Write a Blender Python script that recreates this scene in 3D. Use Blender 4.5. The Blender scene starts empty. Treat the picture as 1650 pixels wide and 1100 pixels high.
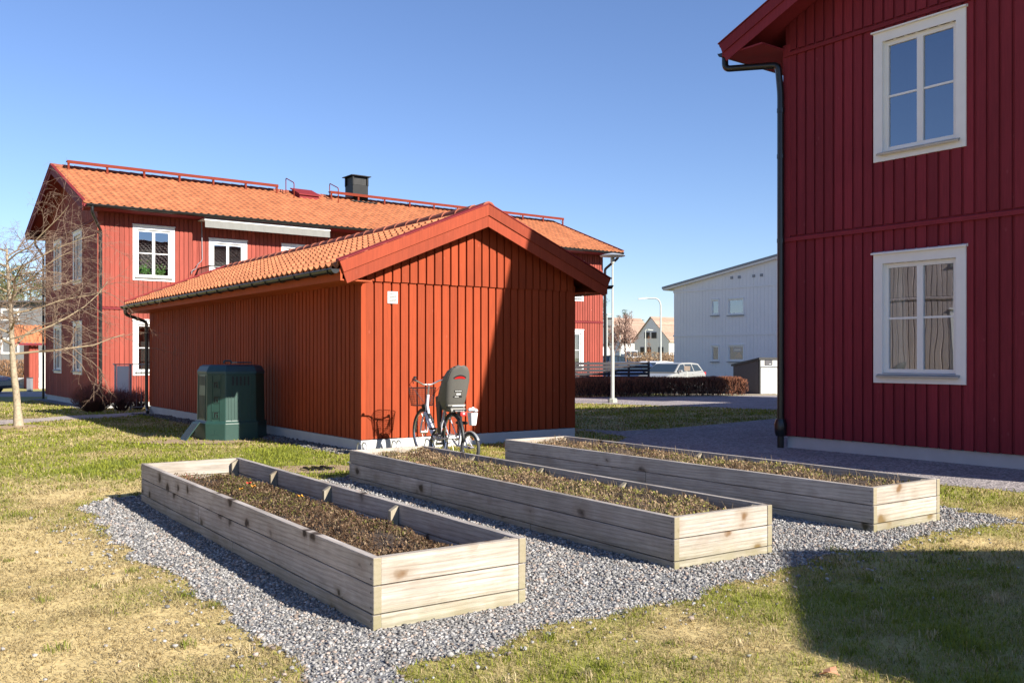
import bpy, bmesh, math, random
import numpy as np
from mathutils import Vector, Matrix, Euler
R = math.radians
rnd = random.Random(7)
rng = np.random.default_rng(11)
S = bpy.context.scene
COL = S.collection
H = 1.4            # eye height
FOC = 1482.0       # focal length in photo pixels (1650 wide)
HOR = 573.5

# ------------------------------------------------------------------ helpers
GZ = [(-60, 0), (21.5, 0), (29, -.254), (36, -.28), (46, -.40), (66, -.35), (100, 0.0), (130, .4), (320, 3.0), (900, 6.0)]
def gz(y):
    for (a, za), (b, zb) in zip(GZ, GZ[1:]):
        if y <= b: return za + (zb - za) * (max(y, a) - a) / (b - a)
    return GZ[-1][1]
def P(px, py):
    """pixel of the survey -> point on the terrain"""
    d = 10.0
    for _ in range(40): d = .5 * d + .5 * FOC * (H - gz(d)) / max(py - HOR, 1)
    return ((px - 825) / FOC * d, d)
def X(px, d): return (px - 825) / FOC * d
def Z(py, d): return H + (HOR - py) * d / FOC

class Frame:
    def __init__(s, ox, oy, deg):
        s.o = (ox, oy); s.t = R(deg); s.V = (math.cos(s.t), math.sin(s.t)); s.U = (-math.sin(s.t), math.cos(s.t))
    def w(s, v, u): return (s.o[0] + v * s.V[0] + u * s.U[0], s.o[1] + v * s.V[1] + u * s.U[1])
    def front(s, px, y=0.0):          # local x where the plane y=const shows at px
        a = (px - 825) / FOC; bx = s.o[0] + y * s.U[0]; by = s.o[1] + y * s.U[1]
        return (a * by - bx) / (s.V[0] - a * s.V[1])
    def side(s, px, x=0.0):
        a = (px - 825) / FOC; bx = s.o[0] + x * s.V[0]; by = s.o[1] + x * s.V[1]
        return (a * by - bx) / (s.U[0] - a * s.U[1])
    def dep(s, v, u): return s.w(v, u)[1]

class MB:
    def __init__(s): s.v = []; s.f = []; s.r = []
    def add(s, vs, fs, r=None):
        n = len(s.v); s.v += [tuple(p) for p in vs]
        if r is None: r = rnd.random()
        for f in fs: s.f.append(tuple(i + n for i in f)); s.r.append(r)
    def box(s, x0, x1, y0, y1, z0, z1, r=None, m=None):
        vs = [(x, y, z) for z in (z0, z1) for (x, y) in ((x0, y0), (x1, y0), (x1, y1), (x0, y1))]
        if m: vs = [m(*p) for p in vs]
        s.add(vs, [(3, 2, 1, 0), (4, 5, 6, 7), (0, 1, 5, 4), (1, 2, 6, 5), (2, 3, 7, 6), (3, 0, 4, 7)], r)
    def hexa(s, vs, r=None):
        s.add(vs, [(3, 2, 1, 0), (4, 5, 6, 7), (0, 1, 5, 4), (1, 2, 6, 5), (2, 3, 7, 6), (3, 0, 4, 7)], r)
    def prism(s, poly, a0, a1, m, r=None):
        """poly of (p,q); m(p,q,a) -> xyz"""
        n = len(poly)
        vs = [m(p, q, a0) for p, q in poly] + [m(p, q, a1) for p, q in poly]
        fs = [tuple(range(n))[::-1], tuple(range(n, 2 * n))] + [(i, (i + 1) % n, n + (i + 1) % n, n + i) for i in range(n)]
        s.add(vs, fs, r)
    def tube(s, pts, rad, n=8, r=None, cap=True, closed=False):
        pts = [Vector(p) for p in pts]; k = len(pts)
        if not hasattr(rad, '__len__'): rad = [rad] * k
        vs = []; up = Vector((0, 0, 1)); prev = None
        for i, p in enumerate(pts):
            if closed: d = pts[(i + 1) % k] - pts[i - 1]
            else: d = pts[min(i + 1, k - 1)] - pts[max(i - 1, 0)]
            if d.length < 1e-9: d = Vector((0, 0, 1))
            d.normalize()
            a = prev if prev is not None else (Vector((1, 0, 0)) if abs(d.z) > .9 else up)
            b = a - d * a.dot(d)
            if b.length < 1e-6: b = d.orthogonal()
            b.normalize(); prev = b; c = d.cross(b)
            for j in range(n):
                t = 2 * math.pi * j / n
                vs.append(p + (b * math.cos(t) + c * math.sin(t)) * rad[i])
        fs = []
        for i in range(k if closed else k - 1):
            i2 = (i + 1) % k
            for j in range(n):
                fs.append((i * n + j, i * n + (j + 1) % n, i2 * n + (j + 1) % n, i2 * n + j))
        if cap and not closed: fs += [tuple(range(n))[::-1], tuple(range((k - 1) * n, k * n))]
        s.add(vs, fs, r)
    def lathe(s, prof, n=16, c=(0, 0, 0), r=None, m=None):
        vs = []
        for (q, z) in prof:
            for j in range(n):
                t = 2 * math.pi * j / n; p = (c[0] + q * math.cos(t), c[1] + q * math.sin(t), c[2] + z)
                vs.append(m(*p) if m else p)
        k = len(prof)
        fs = [(i * n + j, i * n + (j + 1) % n, (i + 1) * n + (j + 1) % n, (i + 1) * n + j) for i in range(k - 1) for j in range(n)]
        fs += [tuple(range(n))[::-1], tuple(range((k - 1) * n, k * n))]
        s.add(vs, fs, r)
    def build(s, name, mat, parent=None, smooth=False, bevel=0, loc=None):
        me = bpy.data.meshes.new(name); me.from_pydata(s.v, [], s.f); me.update()
        at = me.attributes.new('rnd', 'FLOAT', 'FACE'); at.data.foreach_set('value', s.r)
        if smooth: me.polygons.foreach_set('use_smooth', [True] * len(me.polygons))
        me.materials.append(mat)
        o = bpy.data.objects.new(name, me); COL.objects.link(o)
        if parent: o.parent = parent
        if loc: o.location = loc
        if bevel:
            b = o.modifiers.new('b', 'BEVEL'); b.width = bevel; b.segments = 2; b.limit_method = 'ANGLE'; b.angle_limit = R(40)
        if smooth:
            w = o.modifiers.new('w', 'EDGE_SPLIT'); w.split_angle = R(40)
        return o

def npmesh(name, V, F, mat, col=None, parent=None, k=3):
    """V (n,3) F (m,k) numpy; col (n,3) per vertex"""
    me = bpy.data.meshes.new(name)
    me.vertices.add(len(V)); me.vertices.foreach_set('co', V.astype(np.float32).ravel())
    me.loops.add(F.size); me.loops.foreach_set('vertex_index', F.astype(np.int32).ravel())
    me.polygons.add(len(F)); me.polygons.foreach_set('loop_start', np.arange(0, F.size, F.shape[1], dtype=np.int32))
    me.polygons.foreach_set('loop_total', np.full(len(F), F.shape[1], dtype=np.int32))
    me.update(calc_edges=True)
    if col is not None:
        a = me.color_attributes.new('Col', 'FLOAT_COLOR', 'POINT')
        c = np.ones((len(V), 4), np.float32); c[:, :3] = col; a.data.foreach_set('color', c.ravel())
    me.materials.append(mat)
    o = bpy.data.objects.new(name, me); COL.objects.link(o)
    if parent: o.parent = parent
    return o

def tag(o, label=None, cat=None, group=None, kind=None):
    if label: o['label'] = label
    if cat: o['category'] = cat
    if group: o['group'] = group
    if kind: o['kind'] = kind
    return o
def empty(name, loc, rz=0, label=None, cat=None, group=None):
    o = bpy.data.objects.new(name, None); COL.objects.link(o); o.location = loc; o.rotation_euler = (0, 0, rz)
    o.empty_display_size = .3
    return tag(o, label, cat, group)
def copy_tree(o, parent=None):
    c = o.copy(); COL.objects.link(c); c.parent = parent
    for ch in o.children: copy_tree(ch, c)
    return c

# value noise
_lat = rng.random((257, 257))
def vnoise(x, y):
    x = np.asarray(x, float); y = np.asarray(y, float)
    xi = np.floor(x).astype(int); yi = np.floor(y).astype(int); fx = x - xi; fy = y - yi
    fx = fx * fx * (3 - 2 * fx); fy = fy * fy * (3 - 2 * fy)
    g = lambda a, b: _lat[a % 256, b % 256]
    return (g(xi, yi) * (1 - fx) + g(xi + 1, yi) * fx) * (1 - fy) + (g(xi, yi + 1) * (1 - fx) + g(xi + 1, yi + 1) * fx) * fy
def fbm(x, y, s=1.0, o=4):
    t = 0; a = .5; n = 0
    for i in range(o):
        t = t + a * vnoise(np.asarray(x) * s + 17.3 * i, np.asarray(y) * s + 5.1 * i); n += a; a *= .5; s *= 2.1
    return t / n
def inpoly(x, y, poly):
    c = np.zeros(np.shape(x), bool); n = len(poly)
    for i in range(n):
        x0, y0 = poly[i]; x1, y1 = poly[i - 1]
        if y0 == y1: continue
        m = ((y0 > y) != (y1 > y)) & (x < (x1 - x0) * (y - y0) / (y1 - y0) + x0)
        c ^= m
    return c

# ------------------------------------------------------------------ materials
class NT:
    def __init__(s, name):
        s.m = bpy.data.materials.new(name); s.m.use_nodes = True; s.t = s.m.node_tree; s.b = s.t.nodes['Principled BSDF']
    def n(s, ty, **kw):
        nd = s.t.nodes.new(ty)
        for k, v in kw.items():
            if k in nd.inputs.keys(): nd.inputs[k].default_value = v
            else: setattr(nd, k, v)
        return nd
    def l(s, a, b): s.t.links.new(a, b)
    def coord(s, scale=(1, 1, 1), src='Object'):
        tc = s.n('ShaderNodeTexCoord'); mp = s.n('ShaderNodeMapping'); mp.inputs['Scale'].default_value = scale
        s.l(tc.outputs[src], mp.inputs['Vector']); return mp.outputs[0]
    def noise(s, vec, scale=5, detail=4, rough=.55, dist=0):
        n = s.n('ShaderNodeTexNoise'); n.inputs['Scale'].default_value = scale; n.inputs['Detail'].default_value = detail
        n.inputs['Roughness'].default_value = rough; n.inputs['Distortion'].default_value = dist
        s.l(vec, n.inputs['Vector']); return n.outputs['Fac']
    def ramp(s, fac, stops):
        r = s.n('ShaderNodeValToRGB'); e = r.color_ramp.elements
        while len(e) < len(stops): e.new(.5)
        for el, (p, c) in zip(e, stops):
            el.position = p; el.color = (c, c, c, 1) if not hasattr(c, '__len__') else (*c, 1)
        s.l(fac, r.inputs[0]); return r.outputs[0]
    def mix(s, fac, a, b, mode='MIX'):
        m = s.n('ShaderNodeMix'); m.data_type = 'RGBA'; m.blend_type = mode
        for sock, v in ((m.inputs[0], fac), (m.inputs[6], a), (m.inputs[7], b)):
            if hasattr(v, 'links') or hasattr(v, 'is_linked'): s.l(v, sock)
            elif hasattr(v, '__len__'): sock.default_value = (*v, 1)
            else: sock.default_value = v
        return m.outputs[2]
    def math(s, op, a, b=0.0):
        m = s.n('ShaderNodeMath', operation=op)
        for i, v in enumerate((a, b)):
            if hasattr(v, 'is_linked'): s.l(v, m.inputs[i])
            else: m.inputs[i].default_value = v
        return m.outputs[0]
    def bump(s, h, strength=.3, dist=.01):
        b = s.n('ShaderNodeBump'); b.inputs['Strength'].default_value = strength; b.inputs['Distance'].default_value = dist
        s.l(h, b.inputs['Height']); s.l(b.outputs[0], s.b.inputs['Normal']); return b
    def attr(s, name):
        a = s.n('ShaderNodeAttribute'); a.attribute_name = name; return a
    def base(s, c): s.l(c, s.b.inputs['Base Color'])

def plain(name, c, rough=.6, metal=0, var=.12, scale=6, bump=0, spec=.5, src='Object'):
    k = NT(name); v = k.coord(src=src); n = k.noise(v, scale, 5, .6)
    f = k.ramp(n, [(.25, 1 - var), (.75, 1 + var)])
    k.base(k.mix(1.0, c, f, 'MULTIPLY')); k.b.inputs['Roughness'].default_value = rough; k.b.inputs['Metallic'].default_value = metal
    k.b.inputs['Specular IOR Level'].default_value = spec
    if bump: k.bump(k.noise(v, scale * 12, 4, .6), bump, .004)
    return k.m

def siding_mat(name, c, var=.14, knots=.35, rough=.75):
    k = NT(name); v = k.coord((1, 1, .06)); a = k.attr('rnd')
    add = k.n('ShaderNodeVectorMath', operation='ADD'); k.l(v, add.inputs[0])
    sc = k.n('ShaderNodeVectorMath', operation='SCALE'); cmb = k.n('ShaderNodeCombineXYZ')
    for i in range(3): k.l(a.outputs['Fac'], cmb.inputs[i])
    k.l(cmb.outputs[0], sc.inputs[0]); sc.inputs['Scale'].default_value = 37; k.l(sc.outputs[0], add.inputs[1])
    g = k.noise(add.outputs[0], 45, 4, .6); big = k.noise(k.coord((1, 1, .5)), 1.2, 4, .6)
    col = k.mix(1.0, c, k.ramp(g, [(.3, .84), (.7, 1.1)]), 'MULTIPLY')
    col = k.mix(1.0, col, k.ramp(big, [(.3, .90), (.7, 1.1)]), 'MULTIPLY')
    col = k.mix(1.0, col, k.ramp(a.outputs['Fac'], [(0, 1 - var), (1, 1 + var)]), 'MULTIPLY')
    # resin knots bleeding through the paint
    vv = k.coord((1, 1, .55)); ad2 = k.n('ShaderNodeVectorMath', operation='ADD'); k.l(vv, ad2.inputs[0]); k.l(sc.outputs[0], ad2.inputs[1])
    vo = k.n('ShaderNodeTexVoronoi'); vo.inputs['Scale'].default_value = 5.0; k.l(ad2.outputs[0], vo.inputs['Vector'])
    kn = k.ramp(vo.outputs['Distance'], [(0.03, knots), (.10, 0)])
    lc = tuple(min(1, x * 1.25 + .045) for x in c)
    col = k.mix(kn, col, lc)
    k.base(col); k.b.inputs['Roughness'].default_value = rough; k.b.inputs['Specular IOR Level'].default_value = .25
    k.bump(g, .25, .004); return k.m

def wood_mat(name, axis, c1, c2, knotc=(.10, .065, .04), green=.0):
    """weathered planks; axis = grain direction index"""
    k = NT(name); sc = [26, 26, 26]; sc[axis] = 1.1; v = k.coord(tuple(sc)); a = k.attr('rnd')
    cmb = k.n('ShaderNodeCombineXYZ')
    for i in range(3): k.l(a.outputs['Fac'], cmb.inputs[i])
    s2 = k.n('ShaderNodeVectorMath', operation='SCALE'); k.l(cmb.outputs[0], s2.inputs[0]); s2.inputs['Scale'].default_value = 53
    ad = k.n('ShaderNodeVectorMath', operation='ADD'); k.l(v, ad.inputs[0]); k.l(s2.outputs[0], ad.inputs[1])
    g1 = k.noise(ad.outputs[0], 2.2, 6, .65, 1.2)
    wv = k.n('ShaderNodeTexWave', wave_type='RINGS'); wv.inputs['Scale'].default_value = .55; wv.inputs['Distortion'].default_value = 7
    wv.inputs['Detail'].default_value = 3; wv.inputs['Detail Scale'].default_value = .8; k.l(ad.outputs[0], wv.inputs['Vector'])
    col = k.mix(k.ramp(g1, [(.3, 0), (.7, 1)]), c1, c2)
    col = k.mix(1.0, col, k.ramp(wv.outputs['Fac'], [(0, .84), (.35, 1.01), (1, 1.06)]), 'MULTIPLY')
    g3 = k.noise(ad.outputs[0], 5.5, 3, .7, .6); col = k.mix(1.0, col, k.ramp(g3, [(.33, .80), (.43, 1.0), (1, 1.04)]), 'MULTIPLY')
    big = k.noise(k.coord((1, 1, 1)), 1.6, 5, .65)
    col = k.mix(1.0, col, k.ramp(big, [(.3, .78), (.7, 1.15)]), 'MULTIPLY')
    col = k.mix(1.0, col, k.ramp(a.outputs['Fac'], [(0, .86), (1, 1.12)]), 'MULTIPLY')
    # fine fibres
    fs = [90, 90, 90]; fs[axis] = 2.5; fib = k.noise(k.coord(tuple(fs)), 2, 3, .6)
    col = k.mix(1.0, col, k.ramp(fib, [(.3, .88), (.7, 1.06)]), 'MULTIPLY')
    # knots
    ks = [5, 5, 5]; ks[axis] = 4.0; kv = k.coord(tuple(ks)); ad3 = k.n('ShaderNodeVectorMath', operation='ADD'); k.l(kv, ad3.inputs[0]); k.l(s2.outputs[0], ad3.inputs[1])
    dn = k.n('ShaderNodeTexNoise'); dn.inputs['Scale'].default_value = 2.5; k.l(ad3.outputs[0], dn.inputs['Vector'])
    ad4 = k.n('ShaderNodeVectorMath', operation='MULTIPLY_ADD'); k.l(dn.outputs['Color'], ad4.inputs[0]); ad4.inputs[1].default_value = (.35, .35, .35); k.l(ad3.outputs[0], ad4.inputs[2])
    vo = k.n('ShaderNodeTexVoronoi'); vo.inputs['Scale'].default_value = 1.0; k.l(ad4.outputs[0], vo.inputs['Vector'])
    sp = k.n('ShaderNodeSeparateColor'); k.l(vo.outputs['Color'], sp.inputs[0]); gate = k.ramp(sp.outputs[0], [(.22, 0), (.28, 1)])
    vd = k.math('DIVIDE', vo.outputs['Distance'], k.math('MULTIPLY_ADD' if 0 else 'ADD', k.math('MULTIPLY', sp.outputs[1], .9), .75))
    hal = k.math('MULTIPLY', k.ramp(vd, [(.10, .62), (.40, 0)]), gate); kn = k.math('MULTIPLY', k.ramp(vd, [(.085, .92), (.17, 0)]), gate)
    col = k.mix(hal, col, tuple(x * .75 + .01 for x in (c1[0], c1[1] * .9, c1[2] * .8))); col = k.mix(kn, col, knotc)
    if axis == 1:      # end grain of the long boards is darker and mossy
        tn_ = k.n('ShaderNodeTexCoord'); sn = k.n('ShaderNodeSeparateXYZ'); k.l(tn_.outputs['Normal'], sn.inputs[0])
        col = k.mix(k.ramp(k.math('ABSOLUTE', sn.outputs[1]), [(.8, 0), (.9, .8)]), col, (.25, .215, .13))
    if green:
        sx = k.n('ShaderNodeSeparateXYZ'); tc = k.n('ShaderNodeTexCoord'); k.l(tc.outputs['Object'], sx.inputs[0])
        gg = k.ramp(k.math('ADD', sx.outputs[2], k.math('MULTIPLY', k.noise(k.coord((1, 1, 1)), 14, 4, .6), .18)), [(.10, green), (.26, 0)])
        col = k.mix(gg, col, (.17, .17, .045))
    k.base(col); k.b.inputs['Roughness'].default_value = .85; k.b.inputs['Specular IOR Level'].default_value = .15
    k.bump(k.mix(.5, g1, fib), .5, .004); return k.m

def tile_mat(name, c):
    k = NT(name); a = k.attr('rnd'); v = k.coord(); n = k.noise(v, 3, 5, .6); n2 = k.noise(v, 60, 3, .6)
    col = k.mix(1.0, c, k.ramp(a.outputs['Fac'], [(0, .84), (1, 1.14)]), 'MULTIPLY')
    col = k.mix(1.0, col, k.ramp(n, [(.3, .88), (.7, 1.1)]), 'MULTIPLY')
    col = k.mix(1.0, col, k.ramp(n2, [(.3, .9), (.7, 1.08)]), 'MULTIPLY')
    n3 = k.noise(k.coord(), 1.1, 6, .75); col = k.mix(k.ramp(n3, [(.52, 0), (.72, .45)]), col, tuple(x * .45 for x in c))
    k.base(col); k.b.inputs['Roughness'].default_value = .8; k.b.inputs['Specular IOR Level'].default_value = .25; return k.m

def attr_mat(name, rough=.85, noise=0, trans=0, spec=.2):
    k = NT(name); a = k.attr('Col'); c = a.outputs['Color']
    if noise:
        n = k.noise(k.coord(), noise, 4, .6); c = k.mix(1.0, c, k.ramp(n, [(.3, .75), (.7, 1.2)]), 'MULTIPLY')
    k.base(c); k.b.inputs['Roughness'].default_value = rough; k.b.inputs['Specular IOR Level'].default_value = spec
    if trans:
        tr = k.n('ShaderNodeBsdfTranslucent'); k.l(c, tr.inputs[0]); mx = k.n('ShaderNodeMixShader'); mx.inputs[0].default_value = trans
        out = k.t.nodes['Material Output']; k.l(k.b.outputs[0], mx.inputs[1]); k.l(tr.outputs[0], mx.inputs[2]); k.l(mx.outputs[0], out.inputs[0])
    return k.m

def glass_mat(name, ior=2.4, wav=.0, tint=(1, 1, 1)):
    k = NT(name); k.t.nodes.remove(k.b); out = k.t.nodes['Material Output']
    lw_ = k.n('ShaderNodeLayerWeight'); lw_.inputs[0].default_value = .5
    f0 = ((ior - 1) / (ior + 1)) ** 2; pw = k.math('POWER', lw_.outputs['Facing'], 4.0); fr = k.n('ShaderNodeMath', operation='MULTIPLY_ADD'); k.l(pw, fr.inputs[0]); fr.inputs[1].default_value = 1 - f0; fr.inputs[2].default_value = f0
    gl = k.n('ShaderNodeBsdfGlossy'); gl.inputs['Roughness'].default_value = .0; gl.inputs['Color'].default_value = (*tint, 1)
    tr = k.n('ShaderNodeBsdfTransparent'); tr.inputs[0].default_value = (.75, .8, .8, 1); mx = k.n('ShaderNodeMixShader')
    if wav:
        n = k.noise(k.coord((1, 1, .7)), 2.2, 1, .4); b = k.n('ShaderNodeBump'); b.inputs['Strength'].default_value = wav; b.inputs['Distance'].default_value = .02
        k.l(n, b.inputs['Height']); k.l(b.outputs[0], gl.inputs['Normal'])
    k.l(fr.outputs[0], mx.inputs[0]); k.l(tr.outputs[0], mx.inputs[1]); k.l(gl.outputs[0], mx.inputs[2]); k.l(mx.outputs[0], out.inputs[0]); return k.m

M = {}
M['shed_red'] = siding_mat('shed_red_paint', (.285, .045, .012))
M['barge'] = siding_mat('barge_red_paint', (.26, .044, .018), knots=.2)
M['house_red'] = siding_mat('house_red_paint', (.27, .058, .040))
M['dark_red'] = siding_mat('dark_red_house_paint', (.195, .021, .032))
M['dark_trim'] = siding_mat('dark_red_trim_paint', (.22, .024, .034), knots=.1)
M['house_trim'] = siding_mat('house_trim_paint', (.17, .022, .026), knots=.1)
M['white_side'] = plain('white_board_paint', (.76, .73, .72), .7, var=.03, scale=.6)
M['pink_side'] = siding_mat('greyish_pink_board_paint', (.50, .42, .40), var=.06, knots=.1)
M['tile'] = tile_mat('orange_clay_tile', (.44, .165, .075))
M['tile_ridge'] = tile_mat('brown_clay_ridge_tile', (.27, .085, .052))
M['tile_dark'] = tile_mat('brown_roof_tile', (.26, .13, .09))
M['tile_far'] = tile_mat('pinkish_brown_roof_tile', (.36, .25, .19))
M['white'] = plain('white_window_paint', (.78, .78, .76), .5, var=.03)
M['render'] = plain('grey_foundation_render', (.50, .50, .50), .9, var=.08, scale=3, bump=.3)
M['gutter'] = plain('black_painted_steel', (.012, .013, .014), .28, .0, .1)
M['red_metal'] = plain('red_painted_steel', (.16, .026, .012), .6, spec=.08)
M['maroon_metal'] = plain('maroon_flashing', (.19, .024, .026), .6, spec=.1)
M['blacksheet'] = plain('black_chimney_sheet', (.010, .011, .012), .5, var=.2, spec=.2)
M['galv'] = plain('galvanised_steel', (.42, .43, .43), .45, .6, .1)
M['grey_metal'] = plain('grey_lacquer', (.22, .23, .25), .45)
M['lamp_grey'] = plain('light_grey_lamp_paint', (.46, .48, .45), .5)
M['soffit'] = siding_mat('soffit_red_bounce_tone', (.36, .070, .024), knots=.1)  # brighter than the wall red: bounce light under the eaves put into the colour
M['glass'] = glass_mat('window_glass', 3.3, .04, (.86, .91, 1.0))
M['glass_side'] = glass_mat('car_glass', 2.0, 0)
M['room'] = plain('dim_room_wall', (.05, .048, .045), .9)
M['curtain'] = plain('linen_curtain', (.50, .49, .45), .9, var=.1)
M['awning'] = plain('grey_awning_cloth', (.19, .19, .18), .85, var=.06)
M['side_wood'] = wood_mat('grey_planks_long', 1, (.31, .275, .245), (.47, .43, .395), knotc=(.045, .032, .026), green=.25)
M['end_wood'] = wood_mat('pale_planks_short', 0, (.30, .255, .205), (.48, .435, .385), knotc=(.15, .085, .04), green=.35)
M['brace_wood'] = wood_mat('brace_wood', 2, (.27, .23, .17), (.37, .33, .25), green=.5)
M['grass'] = attr_mat('grass_blades', .7, 0, .35)
M['lawn'] = attr_mat('lawn_ground', .95, 30)
M['stone'] = attr_mat('crushed_stone', .8, 90)
M['leaf'] = attr_mat('plant_leaves', .7, 0, .25)
M['twig'] = attr_mat('twig_bark', .85, 0)
M['bark'] = plain('pale_bark', (.34, .28, .20), .9, var=.35, scale=25, bump=.6)
M['bark_dark'] = plain('dark_bark', (.13, .09, .065), .9, var=.3)
M['soil'] = plain('dark_soil', (.060, .040, .028), .95, var=.4, scale=25, bump=.8)
M['dry_soil'] = plain('bare_earth', (.33, .235, .14), .95, var=.35, scale=22, bump=.8)
M['bin'] = plain('dark_green_plastic', (.018, .055, .045), .42, var=.12)
M['bin_lid'] = plain('blue_green_lid_plastic', (.022, .065, .085), .45, var=.12)
M['black'] = plain('black_plastic', (.015, .015, .016), .5)
M['rubber'] = plain('tyre_rubber', (.05, .05, .052), .8)
M['bikewhite'] = plain('white_bicycle_lacquer', (.66, .66, .74), .25, var=.04)
M['chrome'] = plain('polished_aluminium', (.62, .62, .62), .25, .9, .05)
M['seatgrey'] = plain('warm_grey_plastic', (.105, .10, .088), .5, var=.05)
M['redplastic'] = plain('red_plastic', (.50, .012, .012), .35)
M['orange'] = plain('orange_reflector', (.75, .20, .02), .35)
M['bagwhite'] = plain('white_plastic_bag', (.80, .80, .80), .5, var=.05)
M['silver'] = plain('silver_car_paint', (.42, .42, .40), .25, .35, .03)
M['carwhite'] = plain('white_car_paint', (.75, .76, .78), .25, 0, .02)
M['carblue'] = plain('dark_blue_car_paint', (.02, .035, .09), .2, 0, .05)
M['carblack'] = plain('black_car_paint', (.02, .02, .022), .25, 0, .05)
M['darkwall'] = plain('charcoal_board', (.075, .072, .078), .7, var=.1)
M['lightdoor'] = siding_mat('pale_grey_door_boards', (.50, .51, .49), var=.04, knots=0)
M['fence'] = plain('dark_purple_brown_slats', (.022, .018, .024), .6, var=.15)
M['stonewall'] = plain('pale_stone_wall', (.42, .40, .38), .9, var=.35, scale=4, bump=.6)
M['beige'] = plain('beige_gravel_verge', (.42, .35, .27), .95, var=.2, scale=10)
M['greyhouse'] = plain('grey_house_render', (.16, .165, .17), .8)
M['mark'] = plain('dark_print', (.03, .035, .05), .5)
def path_mat(name, c1, c2, sc=70):
    k = NT(name); v = k.coord(); vo = k.n('ShaderNodeTexVoronoi'); vo.inputs['Scale'].default_value = sc; k.l(v, vo.inputs['Vector'])
    n = k.noise(v, 1.5, 5, .6); col = k.mix(vo.outputs['Color'], c1, c2); sp = k.n('ShaderNodeSeparateColor'); k.l(vo.outputs['Color'], sp.inputs[0])
    col = k.mix(sp.outputs[0], c1, c2); col = k.mix(1.0, col, k.ramp(n, [(.3, .82), (.7, 1.12)]), 'MULTIPLY')
    col = k.mix(1.0, col, k.ramp(k.noise(v, sc * .4, 4, .7), [(.3, .8), (.7, 1.15)]), 'MULTIPLY')
    k.base(col); k.b.inputs['Roughness'].default_value = .95; k.bump(vo.outputs['Distance'], .8, .01); return k.m
M['finegravel'] = path_mat('fine_crushed_gravel', (.13, .115, .12), (.46, .41, .40), 42)
M['bed'] = path_mat('gravel_bed_base', (.12, .12, .12), (.30, .30, .30), 55)
M['paving'] = path_mat('pale_path_paving', (.36, .30, .27), (.46, .40, .36), 30)
M['asphalt'] = path_mat('asphalt', (.06, .06, .065), (.11, .11, .115), 90)

# ------------------------------------------------------------------ world, sun, camera
EL = 27.5; SX, SY = .776, -.630; AZ = math.degrees(math.atan2(SX, SY))
W = bpy.data.worlds.new('World'); S.world = W; W.use_nodes = True
sk = W.node_tree.nodes.new('ShaderNodeTexSky'); sk.sky_type = 'NISHITA'; sk.sun_disc = False
sk.sun_elevation = R(EL); sk.sun_rotation = R(AZ); sk.air_density = 1.0; sk.dust_density = .0; sk.ozone_density = 3.0; sk.altitude = 0
bg = W.node_tree.nodes['Background']; bg.inputs[1].default_value = .070
tn = W.node_tree.nodes.new('ShaderNodeMix'); tn.data_type = 'RGBA'; tn.blend_type = 'MULTIPLY'; tn.inputs[0].default_value = 1; tn.inputs[7].default_value = (.89, .92, 1.12, 1)
W.node_tree.links.new(sk.outputs[0], tn.inputs[6]); W.node_tree.links.new(tn.outputs[2], bg.inputs[0])
sd = bpy.data.lights.new('sun', 'SUN'); sd.energy = 5.0; sd.angle = R(.53); sd.color = (1, .93, .82)
so = bpy.data.objects.new('sun', sd); COL.objects.link(so)
ce = math.cos(R(EL)); so.rotation_euler = Vector((-SX * ce, -SY * ce, -math.sin(R(EL)))).to_track_quat('-Z', 'Y').to_euler()
so.location = (20, -18, 20)
cd = bpy.data.cameras.new('camera'); cam = bpy.data.objects.new('camera', cd); COL.objects.link(cam)
cam.location = (0, 0, H); cam.rotation_euler = (R(90), 0, 0); cd.sensor_width = 36; cd.lens = 36 * FOC / 1650; cd.shift_y = (HOR - 550) / 1650
cd.clip_end = 3000; cd.clip_start = .05; S.camera = cam
S.view_settings.view_transform = 'Standard'; S.view_settings.look = 'None'; S.view_settings.exposure = 1.12; S.view_settings.gamma = 1
S.render.filter_size = 1.15; S.render.resolution_x = 1024; S.render.resolution_y = 682

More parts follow.
